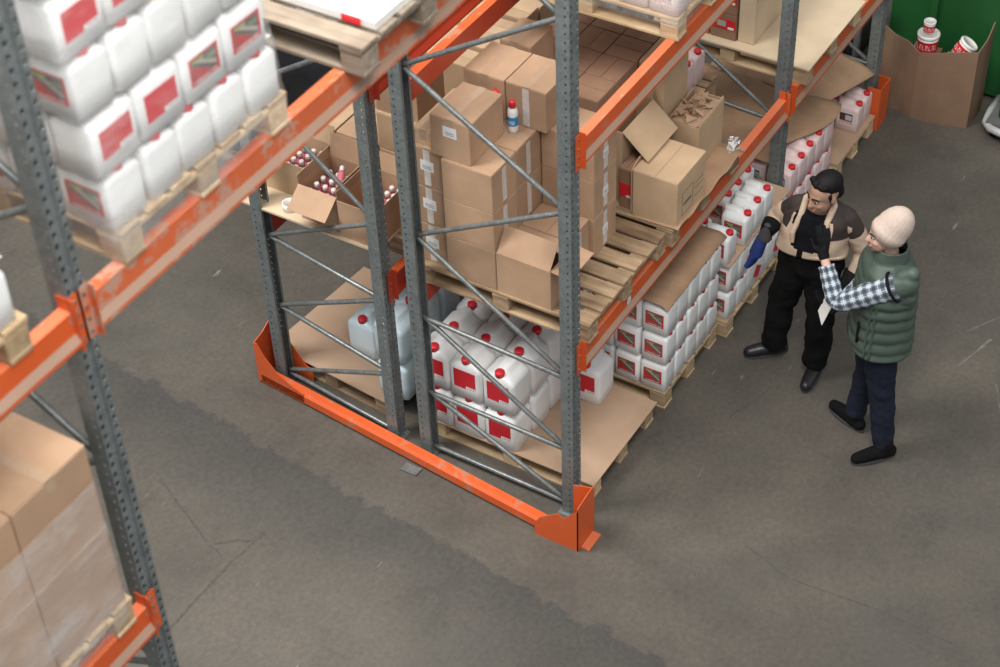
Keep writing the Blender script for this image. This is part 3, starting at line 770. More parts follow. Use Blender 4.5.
def drape(u, v): return -.10 * max(0, .10 - v) / .10 * (0.6 + .4 * math.sin(u * 9)) + .012 * math.sin(u * 14 + v * 3) - .05 * max(0, u - .8)
sheet('kraft_sheet', 2.99, 3.90, .0, 1.05, .665, .005, CARD_K, 'wide kraft sheet draped over pink jugs behind the upright', 'sheet', lambda u, v: .01 * math.sin(u * 9 + v * 4) + .006 * math.sin(v * 13), 16, 0,
      lambda u, v: (0, (1 - v) * .10 * math.sin(u * 5 + .6)))
sheet('kraft_sheet', 3.88, 4.62, -.02, 1.02, .655, .005, CARD_K, 'kraft sheet sagging over the pink jugs next to the dark upright', 'sheet', lambda u, v: -.30 * max(0, .35 - v) * (.3 + .7 * u) - .12 * u * max(0, .5 - v) + .012 * math.sin(v * 17), 16, 0,
      lambda u, v: (0, .10 * (1 - v) * (1 - u) - .03 * u * (1 - v)))
for x_, y_ in ((3.2, .6), (3.6, .6), (3.2, .9), (3.6, .9), (4.1, .7), (4.45, .7)):
    jug(x_, y_, PH + .007 + 0, 'pink', 'pink white jug hidden beneath the kraft sheets', GK); jug(x_, y_, PH + .252, 'pink', 'pink white jug hidden beneath the kraft sheets', GK)
# pink jugs on the upper level
GU = 'pink jugs wrapped in film on the upper pallet'
for lay in range(2):
    for i in range(6):
        for j in range(6):
            if i > 0 and j > 0: continue
            jug(1.20 + i * .153, .04 + j * .193, T[1] + PH + .002 + lay * .246, 'pink', 'pink white jug in film on fresh upper pallet, %s layer, column %s, row %s' % (('lower', 'upper')[lay], ORD[i], ORD[j]), GU)
for k, (x_, y_) in enumerate(((2.42, .56), (2.58, .56))):
    jug(x_, y_, T[0] + PH + .002, 'pink', 'pink white jug behind the torn cartons, %s from the tall plain carton' % ORD[k], 'pair of pink jugs behind the torn cartons')
for k in range(3): jug(3.30 + k * .16, .62, T[0] - .25 - .0 + .0, 'pink', 'x', 'x') if False else None

# foreground wrapped jug pallets
def fg_stack(X0, X1, Y0, z0, label, nx_n, nx_w, deep):
    z = z0
    for lay in range(6):
        X0 -= .024 * (lay > 0)
        if lay % 2 == 0:      # narrow sides to the aisle, labels looking to -X
            for i in range(nx_n):
                for j in range(deep if i == 0 else 1):
                    jug(X0 + .095 + i * .193, Y0 + .118 + j * .236, z, 'fgpict', label + ', %s layer, %s from upright, %s from aisle' % (LAY[lay], ORD[i], ORD[j]), 'white jugs in film on the bridge beam')
        else:                 # labels to the aisle
            kinds = ('fgred', 'fgred', 'fgpict', 'fgpict')
            for i in range(nx_w):
                for j in range(deep if i == 0 else 1):
                    jug(X0 + .118 + i * .24, Y0 + .095 + j * .19, z, kinds[i % 4], label + ', %s layer, %s from upright, %s from aisle' % (LAY[lay], ORD[i], ORD[j]), 'white jugs in film on the bridge beam', PI / 2)
        z += .242
        if lay < 5:
            sheet('slip_sheet', X0 - .004, X0 + .97, Y0 + .022, Y0 + .95, z, .003, TAPE_W, 'thin slip sheet between jug layers of the wrapped pallet, layer %s' % ('one', 'two', 'three', 'four', 'five')[lay] + (' left of upright' if X0 < -3.4 else ''))
            z += .004
fg_stack(-3.21, -2.23, -.05, T[2] + PH, 'film-wrapped white jug, bridge pallet', 5, 4, 5)
fg_stack(-4.66, -3.68, -.05, T[2] + PH, 'film-wrapped white jug beyond tall upright', 5, 4, 2)

def film(x0, x1, y0, y1, z0, z1, mat, label, nz=24, amp=.008, lean=0.0):
    """wrinkled clear stretch film round a load"""
    m = MB(); cx, cy = (x0 + x1) / 2, (y0 + y1) / 2; hx, hy = (x1 - x0) / 2, (y1 - y0) / 2
    rings = []
    for k in range(nz + 1):
        z = z0 + (z1 - z0) * k / nz; ring = []
        for p in rrect(hx, hy, .05, z - z0, 0, 0, 3):
            ring.append(p)
        # subdivide the long sides so that they can crumple
        out = []
        for a, b in zip(ring, ring[1:] + ring[:1]):
            L = math.hypot(b[0] - a[0], b[1] - a[1]); s = max(1, int(L / .05))
            for t in range(s):
                x = a[0] + (b[0] - a[0]) * t / s; y = a[1] + (b[1] - a[1]) * t / s
                e = 1 + amp * (math.sin(x * 23 + z * 31) + math.sin(y * 19 - z * 43) + random.uniform(-.6, .6))
                out.append((x * e - lean * (z - z0), y * e, z - z0))
        rings.append(out)
    m.rings(rings, False)
    o_ = m.build('stretch_film', mat, None, True); o_.location = (cx, cy, z0); return tag(o_, label, 'film')
film(-3.232, -2.215, -.075, 1.13, T[2] + .03, T[2] + PH + 1.44, FILM, 'clear stretch film round the white jugs on the bridge pallet', 60, .002, .097)
film(1.09, 2.09, -.085, 1.15, T[1] + .10, T[1] + PH + .5, FILM, 'clear stretch film round the pink jugs on the upper pallet', amp=.003)

# ------------------------------------------------------------------ cartons
def carton(x0, x1, y0, y1, z0, z1, label, group='closed cartons', seam='x', mat=CARD, tape=True, side_tape='', paper='', rz=0.0, tmat=TAPE):
    cx, cy = (x0 + x1) / 2, (y0 + y1) / 2; hx, hy, h = (x1 - x0) / 2 - .002, (y1 - y0) / 2 - .002, z1 - z0
    r = empty('carton', (cx, cy, z0), rz); tag(r, label, 'carton', group)
    put('box_body', box_mesh('box_body', 2 * hx, 2 * hy, h - .004, mat, .004), r, (0, 0, (h - .004) / 2))
    g_ = .0025
    for s in (-1, 1):
        if seam == 'x': me, lo = box_mesh('flap', 2 * hx - .004, hy - g_, .004, mat, .0012), (0, s * (hy + g_) / 2, h - .002)
        else: me, lo = box_mesh('flap', hx - g_, 2 * hy - .004, .004, mat, .0012), (s * (hx + g_) / 2, 0, h - .002)
        put('flap', me, r, lo)
    if tape:
        if seam == 'x':
            m = MB(); m.box(-hx - .0008, hx + .0008, -.024, .024, h - .0002, h + .0008); m.box(-hx - .001, -hx + .001, -.024, .024, h - .07, h + .0008); m.build('tape', tmat, r)
        else:
            m = MB(); m.box(-.024, .024, -hy - .0008, hy + .0008, h - .0002, h + .0008); m.box(-.024, .024, -hy - .001, -hy + .001, h - .07, h + .0008); m.build('tape', tmat, r)
    for s in side_tape.split():
        if s == '-y': m = MB(); m.box(-.022, .022, -hy - .0012, -hy + .001, .02, h - .02); m.build('sealing_tape', TAPE_W, r)
        if s == '-x': m = MB(); m.box(-hx - .0012, -hx + .001, -.022, .022, .01, h - .01); m.build('sealing_tape', TAPE_W, r)
    for s in paper.split():
        k, a, b = s.split(','); a, b = float(a), float(b)
        if k == '-x': m = MB(); m.box(-hx - .002, -hx + .001, a - .045, a + .045, b - .035, b + .035); m.build('paper_label', L_PAPER, r)
        if k == '-y':
            m = MB(); m.box(-.002, .001, -.03, .03, -.03, .03); put('paper_label', m.mesh('paper_label', L_PAPER), r, (a, -hy, b), (0, 0, PI / 2))
    return r
def open_carton(x0, x1, y0, y1, z0, z1, flaps, label, group='open cartons', mat=CARD, rz=0.0, fl=None):
    """five-panel box; flaps = {side: angle in degrees from upright, outward}"""
    cx, cy = (x0 + x1) / 2, (y0 + y1) / 2; hx, hy, h = (x1 - x0) / 2, (y1 - y0) / 2, z1 - z0; t = .005
    r = empty('open_carton', (cx, cy, z0), rz); tag(r, label, 'carton', group)
    m = MB(); m.box(-hx, hx, -hy, hy, 0, t); m.build('box_bottom', mat, r)
    for s, d in (('-x', (-hx, -hx + t, -hy, hy)), ('+x', (hx - t, hx, -hy, hy)), ('-y', (-hx + t, hx - t, -hy, -hy + t)), ('+y', (-hx + t, hx - t, hy - t, hy))):
        m = MB(); m.box(d[0], d[1], d[2], d[3], t, h); m.build('box_wall', mat, r)
    for s, ang in flaps.items():
        Lf = (fl or {}).get(s, min(hx, hy)); a = math.radians(ang)
        m = MB()
        if s[1] == 'x':
            sg = -1 if s[0] == '-' else 1
            m.box(-t / 2, t / 2, -hy + .004, hy - .004, 0, Lf); me = m.mesh('flap', mat)
            put('flap', me, r, (sg * (hx - t / 2), 0, h), (0, sg * a, 0))
        else:
            sg = -1 if s[0] == '-' else 1
            m.box(-hx + .004, hx - .004, -t / 2, t / 2, 0, Lf); me = m.mesh('flap', mat)
            put('flap', me, r, (0, sg * (hy - t / 2), h), (-sg * a, 0, 0))
    return r
K0 = T[0] + PH                     # cargo level of the first beam level
HZ = [K0, K0 + .288, K0 + .566, K0 + .838]
GC = 'taped cartons stacked on the weathered pallet'
for k in range(3):
    carton(.11, .375, .555, .895, HZ[k], HZ[k + 1], 'plain carton in the column facing the rack end, %s one' % ('bottom', 'middle', 'top')[k], GC, 'y', side_tape='-y')
    carton(.375, .645, .555, .895, HZ[k], HZ[k + 1], 'carton with white sealing tape behind the end column, %s one' % ('bottom', 'middle', 'top')[k], GC, 'y', side_tape='-y')
    carton(.15, .42, .905, 1.13, HZ[k], HZ[k + 1], 'narrow carton with white tape and paper label next to the rear upright, %s one' % ('bottom', 'middle', 'top')[k], GC, 'x', side_tape='-x', paper='-x,0.0,.15')
    carton(.645, .92, .20, .555, HZ[k], HZ[k + 1], 'carton with crumpled white tape in the column above the bare boards, %s one' % ('bottom', 'middle', 'top')[k], GC, 'y', side_tape='-y', paper='-y,0.0,.13')
    carton(.645, .92, .56, .895, HZ[k], HZ[k + 1], 'carton hidden in the middle of the taped stack, %s one' % ('bottom', 'middle', 'top')[k], GC, 'y')
    carton(.42, .92, .90, 1.13, HZ[k], HZ[k + 1], 'carton at the rear of the taped stack, %s one' % ('bottom', 'middle', 'top')[k], GC, 'y')
carton(.405, .642, .23, .553, HZ[0], HZ[1], 'low carton with tape label between the open box and the column', GC, 'x', side_tape='-y', tape=False)
open_carton(.113, .40, .19, .550, HZ[0], HZ[1], {'-x': -38, '-y': 96, '+x': -80}, 'carton with its flaps hanging open above the large jugs', fl={'-x': .17, '-y': .13, '+x': .14})
carton(.13, .49, .70, .965, HZ[3], HZ[3] + .275, 'small carton with white paper label lying on top of the taped stack', GC, 'x', paper='-x,0.0,.19')
carton(.60, .92, .485, .755, HZ[3], HZ[3] + .275, 'right one of two big cartons on the taped stack, beside the bottle', GC, 'x', side_tape='-x')
carton(.60, .92, .758, 1.035, HZ[3], HZ[3] + .275, 'left one of two big cartons on the taped stack, its end flap gaping', GC, 'x')
carton(.18, .62, .985, 1.12, HZ[3], HZ[3] + .10, 'narrow carton lying behind the small top carton', GC, 'x', CARD_P)

# bottle on the cartons
def bottle(x, y, z, r, h, mat, capm, label, group, lab=None, cat='bottle', rot=(0, 0, 0)):
    e = empty('bottle', (x, y, z)); e.rotation_euler = rot; tag(e, label, cat, group)
    m = MB(); m.rings([[(r * q * math.cos(2 * PI * j / 14), r * q * math.sin(2 * PI * j / 14), h * t) for j in range(14)] for t, q in ((0, .9), (.03, 1), (.62, 1), (.70, .92), (.80, .5), (.86, .38))])
    m.build('bottle_body', mat, e, True)
    m = MB(); m.rings([[(r * q * math.cos(2 * PI * j / 14), r * q * math.sin(2 * PI * j / 14), h * t) for j in range(14)] for t, q in ((.78, .62), (.97, .62), (1, .5))]); m.build('cap', capm, e, True)
    if lab:
        m = MB(); m.rings([[((r + .001) * math.cos(2 * PI * j / 20), (r + .001) * math.sin(2 * PI * j / 20), h * t) for j in range(20)] for t in (.22, .52)], False); m.build('printed_label', lab, e, True)
    return e
bottle(.54, .672, HZ[3] + .003, .031, .205, J_WHITE, CAP, 'white bottle with blue label and red cap on the cartons', 'bottles on the taped stack', L_BLUE)
bottle(.562, .795, HZ[3] + .003, .034, .22, J_WHITE, CAP, 'bottle hidden behind the small carton, only its red cap showing', 'bottles on the taped stack', L_BLUE)

# dark carton field behind, on the second pallet
GD = 'brown cartons packed flat under the upper pallet'
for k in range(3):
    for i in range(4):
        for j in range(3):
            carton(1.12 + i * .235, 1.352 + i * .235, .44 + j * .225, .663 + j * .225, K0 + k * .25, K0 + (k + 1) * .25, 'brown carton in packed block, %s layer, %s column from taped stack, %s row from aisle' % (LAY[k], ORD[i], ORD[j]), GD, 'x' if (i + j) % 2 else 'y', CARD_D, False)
# things in front on the second pallet
carton(1.115, 1.50, -.105, .20, K0, K0 + .345, 'printed carton lying at the front edge of the torn boxes', 'cartons on the torn pallet', 'x', CARD_P, False)
m = MB()
for a, b, z_, wd in ((-.12, .02, .05, .004), (-.12, .02, .22, .004), (-.12, -.116, .05, .17), (.02, .024, .05, .17), (.05, .16, .09, .004), (.05, .16, .15, .004), (.05, .16, .19, .004), (-.1, 0, .12, .02)):
    m.box(a, b, -.0012, 0, z_, z_ + wd)
pr = m.build('printed_lines', mat_plain('carton_ink', (0.16, 0.11, 0.08), .8)); pr.location = (1.31, -.1035, K0)
pr.parent = bpy.data.objects[[o.name for o in C.objects if o.get('label') == 'printed carton lying at the front edge of the torn boxes'][0]]
pr.location = (0, -.1505, 0)
open_carton(1.66, 2.03, .035, .245, K0 + .006, K0 + .35, {'-y': -12, '+y': -15}, 'carton with crumpled paper torn open at the top', 'cartons on the torn pallet', CARD_P, 0.03, {'-y': .02, '+y': .03})
m = MB()
for k in range(40):
    a = random.uniform(0, 6.28); R_ = random.uniform(0, .12)
    c = Vector((1.845 + R_ * 1.25 * math.cos(a), .14 + R_ * .65 * math.sin(a), K0 + .355 + random.uniform(0, .04)))
    q = [c + Vector((random.uniform(-.06, .06), random.uniform(-.06, .06), random.uniform(-.03, .03))) for _ in range(4)]
    m.quad(*q)
m.box(1.68, 2.01, .055, .225, K0 + .30, K0 + .345)
pc = m.build('crumpled_paper', CARD, None, off=(1.845, .14, K0 + .30)); pc.location = (1.845, .14, K0 + .30)
tag(pc, 'crumpled brown packing paper bulging out of the torn carton', 'paper')
carton(1.62, 1.95, .255, .435, K0, K0 + .75, 'tall plain carton behind the crumpled paper', 'cartons on the torn pallet', 'x', CARD_P, False)
open_carton(1.20, 1.60, .315, .437, K0, K0 + .52, {'-y': 132, '+x': 4}, 'tall opened carton with a square flap hanging out', 'cartons on the torn pallet', CARD_P, 0, {'-y': .235, '+x': .06})
carton(1.15, 1.52, .215, .31, K0, K0 + .30, 'slim brown carton with red label squeezed behind the printed carton', 'cartons on the torn pallet', 'x', CARD_D, False)
# bent arch of torn cardboard between them
m = MB(); pts = []
for k in range(9):
    t = k / 8; pts.append((1.118 + .40 * t, .2065, K0 + .31 + .075 * math.sin(PI * (t * .8 + .1))))
for (a, b, c), (d, e, f) in zip(pts[:-1], pts[1:]):
    m.box(0, 0, 0, 0, 0, 0) if False else m.rings([[(a, b - .004, K0 + .01), (a, b + .004, K0 + .01), (a, b + .004, c), (a, b - .004, c)], [(d, e - .004, K0 + .01), (d, e + .004, K0 + .01), (d, e + .004, f), (d, e - .004, f)]])
ar = m.build('torn_cardboard_strip', CARD, None, off=(1.34, .22, K0)); ar.location = (1.34, .22, K0); tag(ar, 'bent strip of torn cardboard arching over the printed carton', 'cardboard')
m = MB(); m.box(-.002, 0, -.04, .04, -.05, .05); rl = m.build('red_label', L_RED); rl.location = (1.151, .262, K0 + .14); tag(rl, 'red label on the end of the slim brown carton', 'label')
# wavy kraft edge hanging over the beam
sheet('kraft_sheet', 1.10, 2.02, -.125, .18, K0, .004, CARD_K, 'wavy kraft edge under the printed carton, curling over the orange beam', 'sheet', lambda u, v: .012 * (1 - v) * (1 + math.sin(u * 23)) , 18)
m = MB()
for k in range(40):
    c = Vector((random.uniform(-.03, .03), random.uniform(-.03, .03), random.uniform(0, .09))); q = [c + Vector([random.uniform(-.025, .025) for _ in range(3)]) for _ in range(4)]; m.quad(*q)
wf = m.build('film_scrap', J_WHITE); wf.location = (1.99, -.06, K0 + .005); tag(wf, 'crumpled white film scrap at the end of the torn pallet', 'film')
for k in range(2): carton(1.75, 2.02, .70 - .7 * 0 + .4 * 0, .95, K0 + .75 + k * .22, K0 + .97 + k * .22, 'brown carton standing on the packed block', GD, 'x', CARD_D) if False else None
carton(1.00, 1.10, .62, .98, K0, K0 + .78, 'slim carton wedged between the taped stack and the brown block', GC, 'y', CARD_P)
carton(1.13, 1.40, .90, 1.12, K0 + .75, K0 + .98, 'carton with shaded side standing on the brown block by the rear beam', GD, 'x', CARD)
# floor carton under the first level behind the jugs
carton(2.09, 2.25, .28, .50, .644, .98, 'brown carton standing behind the jugs under the orange beam', 'cartons on the floor level', 'x', CARD_D, False, '-y')

# second bay, first level: brown cartons with red strips, upright sheet box
GR = 'brown cartons with red printed strips'
for k in range(3):
    for j in range(3):
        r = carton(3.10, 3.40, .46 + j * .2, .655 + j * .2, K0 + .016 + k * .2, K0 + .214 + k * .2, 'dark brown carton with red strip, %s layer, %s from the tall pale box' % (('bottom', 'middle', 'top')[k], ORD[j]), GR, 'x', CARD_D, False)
        m = MB(); m.box(-.152, -.147, -.09, .09, .08, .155); m.build('printed_strip', L_STRIP, r)
carton(3.12, 3.62, .33, .455, K0 + .016, K0 + .62, 'tall pale plywood-coloured box standing upright on the plywood sheet', 'cartons in the second bay', 'x', PLY, False)

# rear row: open boxes of bottles
A0 = T[0] + PH + .0145
open_carton(.25, .54, 2.0, 2.36, A0, A0 + .25, {'-y': 30, '+x': 20}, 'carton full of white-capped bottles at the end of the plywood shelf', 'boxes of bottles', CARD_P, 0, {'-y': .06, '+x': .12})
open_carton(.10, .44, 1.66, 1.95, A0, A0 + .26, {'-x': 126, '+y': 8, '-y': 4, '+x': 10}, 'open carton with hanging front flap showing pink bottles', 'boxes of bottles', CARD, 0, {'-x': .17, '+y': .06, '-y': .08, '+x': .16})
open_carton(.07, .45, 1.365, 1.64, A0, A0 + .27, {'+y': 6, '+x': 16}, 'big open carton with a few bottles next to the upright', 'boxes of bottles', CARD, 0, {'+y': .06, '+x': .12})
PINKB = mat_plain('pink_bottle', (0.55, 0.16, 0.19), .35); WCAP = mat_plain('white_cap', (0.78, 0.70, 0.68), .4)
def boxed(x0, x1, y0, y1, n, mth, z, label):
    pts = []
    for i in range(n):
        for j in range(mth):
            pts.append((x0 + (x1 - x0) * (i + .5) / n, y0 + (y1 - y0) * (j + .5) / mth))
    for x_, y_ in pts:
        bottle(x_ + random.uniform(-.003, .003), y_ + random.uniform(-.003, .003), z, .027, .20, PINKB, WCAP, label, 'small pink bottles with white caps')
boxed(.115, .39, 1.675, 1.935, 4, 4, A0 + .006, 'small pink bottle with white cap in the carton with hanging flap')
boxed(.265, .52, 2.02, 2.34, 4, 5, A0 + .006, 'small white-capped bottle in the end carton')
boxed(.2, .44, 1.39, 1.50, 4, 2, A0 + .006, 'small pink bottle in the big carton next to the upright')
bottle(.22, 1.73, A0 + .225, .024, .19, PINKB, WCAP, 'pink bottle lying across the others in the open carton', 'small pink bottles with white caps', None, 'bottle', (0, 1.45, .5))
m = MB(); ro, ri = .048, .04
ring = lambda R_, z: [(R_ * math.cos(2 * PI * j / 24), R_ * math.sin(2 * PI * j / 24), z) for j in range(24)]
m.rings([ring(ri, 0), ring(ro, 0), ring(ro, .05), ring(ri, .05), ring(ri, 0)], False)
tr = m.build('tape_roll', WHITE_B, None, True); tr.location = (.22, 2.10, A0); tag(tr, 'white roll of packing tape lying on the plywood shelf', 'tape roll')
tr.location = (.135, 2.065, A0)
GA = 'cartons behind the boxes of bottles'
for k in range(2):
    for j in range(3 if k == 0 else 1):
        carton(.64, .98, 1.40 + j * .33, 1.72 + j * .33, A0 + k * .27, A0 + .268 + k * .27, 'plain carton behind the bottle boxes, %s layer, %s from the upright' % (LAY[k], ORD[j]), GA, 'x', CARD if j % 2 else CARD_P)
for j in range(1): open_carton(.66, .96, 1.42 + j * .36, 1.72 + j * .36, A0 + .54, A0 + .74, {'-x': 20, '+y': 10}, 'open carton on top of the rear row cartons', GA, CARD, 0, {'-x': .10, '+y': .1})
GL = 'pale flat cartons in the rear row'
for i in range(5):
    for j in range(3):
        carton(1.22 + i * .20, 1.40 + i * .20, 1.36 + j * .34, 1.68 + j * .34, K0, K0 + .62 + .02 * ((i + j) % 2), 'pale flat carton between the red beams, column %s, row %s' % (ORD[i], ORD[j]), GL, 'y', mat_pale if False else CARD_P, False)

# foreground wrapped cartons, lower left
W0 = T[1] + PH
GW = 'film-wrapped cartons at the end of the aisle'
for k in range(2):
    for i in range(2):
        for j in range(3):
            off = .0 if k else .0
            carton(-3.575 - (i + 1) * .395, -3.575 - i * .395, -.045 + j * .36, .31 + j * .36, W0 + k * .43, W0 + (k + 1) * .43, 'brown carton in film on end pallet, %s layer, %s from upright, %s from aisle' % (('bottom', 'top')[k], ORD[i], ORD[j]), GW, 'y', CARD, k == 1)
film(-4.42, -3.565, -.062, 1.06, T[1] + .06, W0 + .70, FILM2, 'heavy stretch film round the brown cartons on the end pallet', amp=.003)

# black wrapped load on the floor behind the rear row
m = MB(); m.rings([rrect(.48 + .02 * math.sin(z * 9), .60 + .02 * math.cos(z * 7), .07, z, 0, 0, 4) for z in [i * .1 for i in range(15)]])
bl = m.build('black_wrapped_load', BLACK_F, None, True); bl.location = (2.3, 3.55, .15); tag(bl, 'pallet load wrapped in glossy black film behind the rear rack row', 'pallet load')
pallet(1.82, 2.78, 2.95, 4.15, 0, 'pallet under the black-wrapped load', WOOD_G)

# ------------------------------------------------------------------ bin corner
cb_ = empty('cardboard_bin', (5.3, -.38, 0)); tag(cb_, 'tall brown cardboard bin with buckets, next to the rack end', 'cardboard bin')
def wall(pts, z0, z1, nm='bin_wall'):
    m = MB(); n = len(pts)
    for t in (0, 1): pass
    ring = []
    out = [Vector((p[0], p[1], 0)) for p in pts]
    tops = z1 if isinstance(z1, (list, tuple)) else [z1] * n
    for k in range(n - 1):
        a, b = out[k], out[k + 1]; nn = Vector((-(b - a).y, (b - a).x, 0)).normalized() * .008
        m.rings([[a + Vector((0, 0, z0)), b + Vector((0, 0, z0)), b + nn + Vector((0, 0, z0)), a + nn + Vector((0, 0, z0))],
                 [a + Vector((0, 0, tops[k])), b + Vector((0, 0, tops[k + 1])), b + nn + Vector((0, 0, tops[k + 1])), a + nn + Vector((0, 0, tops[k]))]])
    o_ = m.build(nm, CARD_BIN, cb_, off=(5.3, -.38, 0)); return o_
wall([(4.99, .06), (4.95, -.05), (4.93, -.17), (4.89, -.28), (4.89, -.40), (4.91, -.52), (4.94, -.64), (4.955, -.715)], 0, [.70, .665, .65, .60, .63, .665, .685, .70])
wall([(4.955, -.715), (5.1, -.73), (5.26, -.72)], 0, [.70, .74, .80]); wall([(5.26, -.72), (5.26, .06)], 0, .30); wall([(5.26, .06), (4.99, .06)], 0, [.30, .70])
m = MB(); m.box(4.98, 5.25, -.70, .05, .24, .28); m.build('bin_fill', CARD_IN, cb_, off=(5.3, -.38, 0))
L_BUCK = mat_label('label_bucket', 'strip')
def bucket(x, y, z, r, h, label):
    e = empty('bucket', (x, y, z)); tag(e, label, 'bucket', 'white and red paint buckets in the bin')
    ring = lambda q, t: [(r * q * math.cos(2 * PI * j / 24), r * q * math.sin(2 * PI * j / 24), t) for j in range(24)]
    m = MB(); m.rings([ring(.93, 0), ring(1, h * .86)]); m.build('pail', WHITE_B, e, True)
    m = MB(); m.rings([ring(1.06, h * .84), ring(1.08, h * .87), ring(1.08, h * .95), ring(1.0, h), ring(.9, h), ring(.88, h * .975)]); m.build('lid', WHITE_B, e, True)
    m = MB(); m.rings([ring(.96, h * .15), ring(1.012, h * .72)], False); m.build('printed_band', CAP, e, True)
    m = MB()
    for k in range(9):
        a = PI + math.radians(-70 + k * 17); rr = r * .995
        c = Vector((math.cos(a) * rr, math.sin(a) * rr, h * .45)); t = Vector((-math.sin(a), math.cos(a), 0)); nn = Vector((math.cos(a), math.sin(a), 0)) * .004
        for (u0, u1, v0, v1) in ((-.09, -.05, -.12, .12), (.05, .09, -.12, .12), (-.05, .05, .08, .12)) if k % 2 else ((-.09, -.05, -.12, .12), (-.05, .08, -.12, -.08)):
            P = [c + nn + t * (u * r) + Vector((0, 0, v * h)) for u, v in ((u0, v0), (u1, v0), (u1, v1), (u0, v1))]; m.quad(*P)
    m.build('lettering', WHITE_B, e)
    return e
bucket(5.11, -.265, .485, .082, .17, 'large white bucket with red band standing in the bin')
bucket(5.115, -.26, .656, .045, .10, 'small white tub standing on the large bucket')
bk = bucket(5.10, -.52, .53, .072, .14, 'tilted white bucket with red band leaning in the bin'); bk.rotation_euler = (.5, .3, 0)
# green skip behind
gs = empty('green_skip', (6.3, .0, 0)); tag(gs, 'big green steel container behind the cardboard bin', 'container')
m = MB(); m.rings([[(5.40, -1.6, .05), (9.0, -1.6, .05), (9.0, .15, .05), (5.40, .15, .05)], [(5.40, -1.6, 2.2), (9.0, -1.6, 2.2), (9.0, .15, 2.2), (5.40, .15, 2.2)]]); m.build('shell', GREEN, gs, off=(6.3, 0, 0))
for yy in (-1.2, -.2):
    m = MB(); m.box(5.36, 5.40, yy - .03, yy + .03, .05, 2.2); m.build('rib', GREEN, gs, off=(6.3, 0, 0))
m = MB(); m.box(5.5, 8.9, -1.5, .1, 0, .05); m.build('skid', GREY_P, gs, off=(6.3, 0, 0))
m = MB(); m.tube([(5.22, .16, .62), (5.22, .75, .68), (5.22, 1.8, .73)], .06, 16); pp = m.build('grey_roll', GREY_P, None, True, off=(5.22, .9, .5)); pp.location = (5.22, .9, .5)
tag(pp, 'dark grey pipe lying behind the rack end', 'pipe')
m = MB(); m.tube([(5.22, .34, .0), (5.22, .34, .555)], .03, 10); m.tube([(5.22, 1.5, .0), (5.22, 1.5, .64)], .03, 10); m.tube([(5.22, .34, .03), (5.22, 1.5, .03)], .02, 8); sp_ = m.build('pipe_stand', GREY_P, None, True, off=(5.22, .9, 0)); sp_.location = (5.22, .9, 0); tag(sp_, 'dark stand under the grey pipe', 'stand')
for k in range(3):
    m = MB(); m.rings([rrect(.28, .35, .03, z, 0, 0, 2) for z in (0, .26)]); m.rings([rrect(.30, .37, .03, z, 0, 0, 2) for z in (.26, .30)])
    dk = m.build('dark_crate', BLACK_F); dk.location = (5.62, .75 + k * .85, .0 if k != 1 else .0); tag(dk, 'black plastic crate behind the rack end, %s from the green container' % ORD[k], 'crate', 'black crates behind the rack end')
# right edge: green and white bottle on a pale tube cart
bc = bottle(5.02, -.985, .16, .055, .44, GREEN, WHITE_B, 'green and white bottle standing on the pale tube cart', None)
m = MB(); m.rings([[(.057 * math.cos(2 * PI * j / 16), .057 * math.sin(2 * PI * j / 16), z) for j in range(16)] for z in (.17, .30)], False); m.build('white_band', WHITE_B, bc, True)
m = MB(); m.rings([[(.058 * math.cos(2 * PI * j / 16), .058 * math.sin(2 * PI * j / 16), z) for j in range(16)] for z in (.22, .26)], False); m.build('teal_stripe', mat_plain('teal', (.02, .22, .22)), bc, True)
ct = empty('tube_cart', (5.1, -1.1, 0)); tag(ct, 'low cart with pale grey tube bumper beside the cardboard bin', 'cart')
m = MB(); m.tube([(5.3, -.84, .12), (5.1, -.84, .12), (4.94, -.86, .12), (4.88, -.92, .12), (4.86, -1.0, .12), (4.86, -1.5, .12)], .03, 10); m.build('bumper_tube', PALE_P, ct, True, off=(5.1, -1.1, 0))
m = MB(); m.box(4.90, 5.3, -1.6, -.87, .13, .16); m.build('deck', GREY_P, ct, off=(5.1, -1.1, 0))
for x_, y_ in ((4.97, -.93), (5.22, -.93), (4.97, -1.45), (5.22, -1.45)):
    m = MB(); m.tube([(x_, y_ - .02, .05), (x_, y_ + .02, .05)], .05, 14); m.box(x_ - .015, x_ + .015, y_ - .03, y_ + .03, .05, .13); m.build('wheel', BLACK_C, ct, True, off=(5.1, -1.1, 0))

# bucket support inside the bin
for (x_, y_, h_, lab) in ((5.11, -.255, .203, 'carton inside the bin under the large bucket'), (5.10, -.52, .20, 'carton inside the bin under the tilted bucket')):
    carton(x_ - .10, x_ + .10, y_ - .11, y_ + .11, .282, .28 + h_, lab, 'cartons inside the cardboard bin', 'x', CARD_D, False)

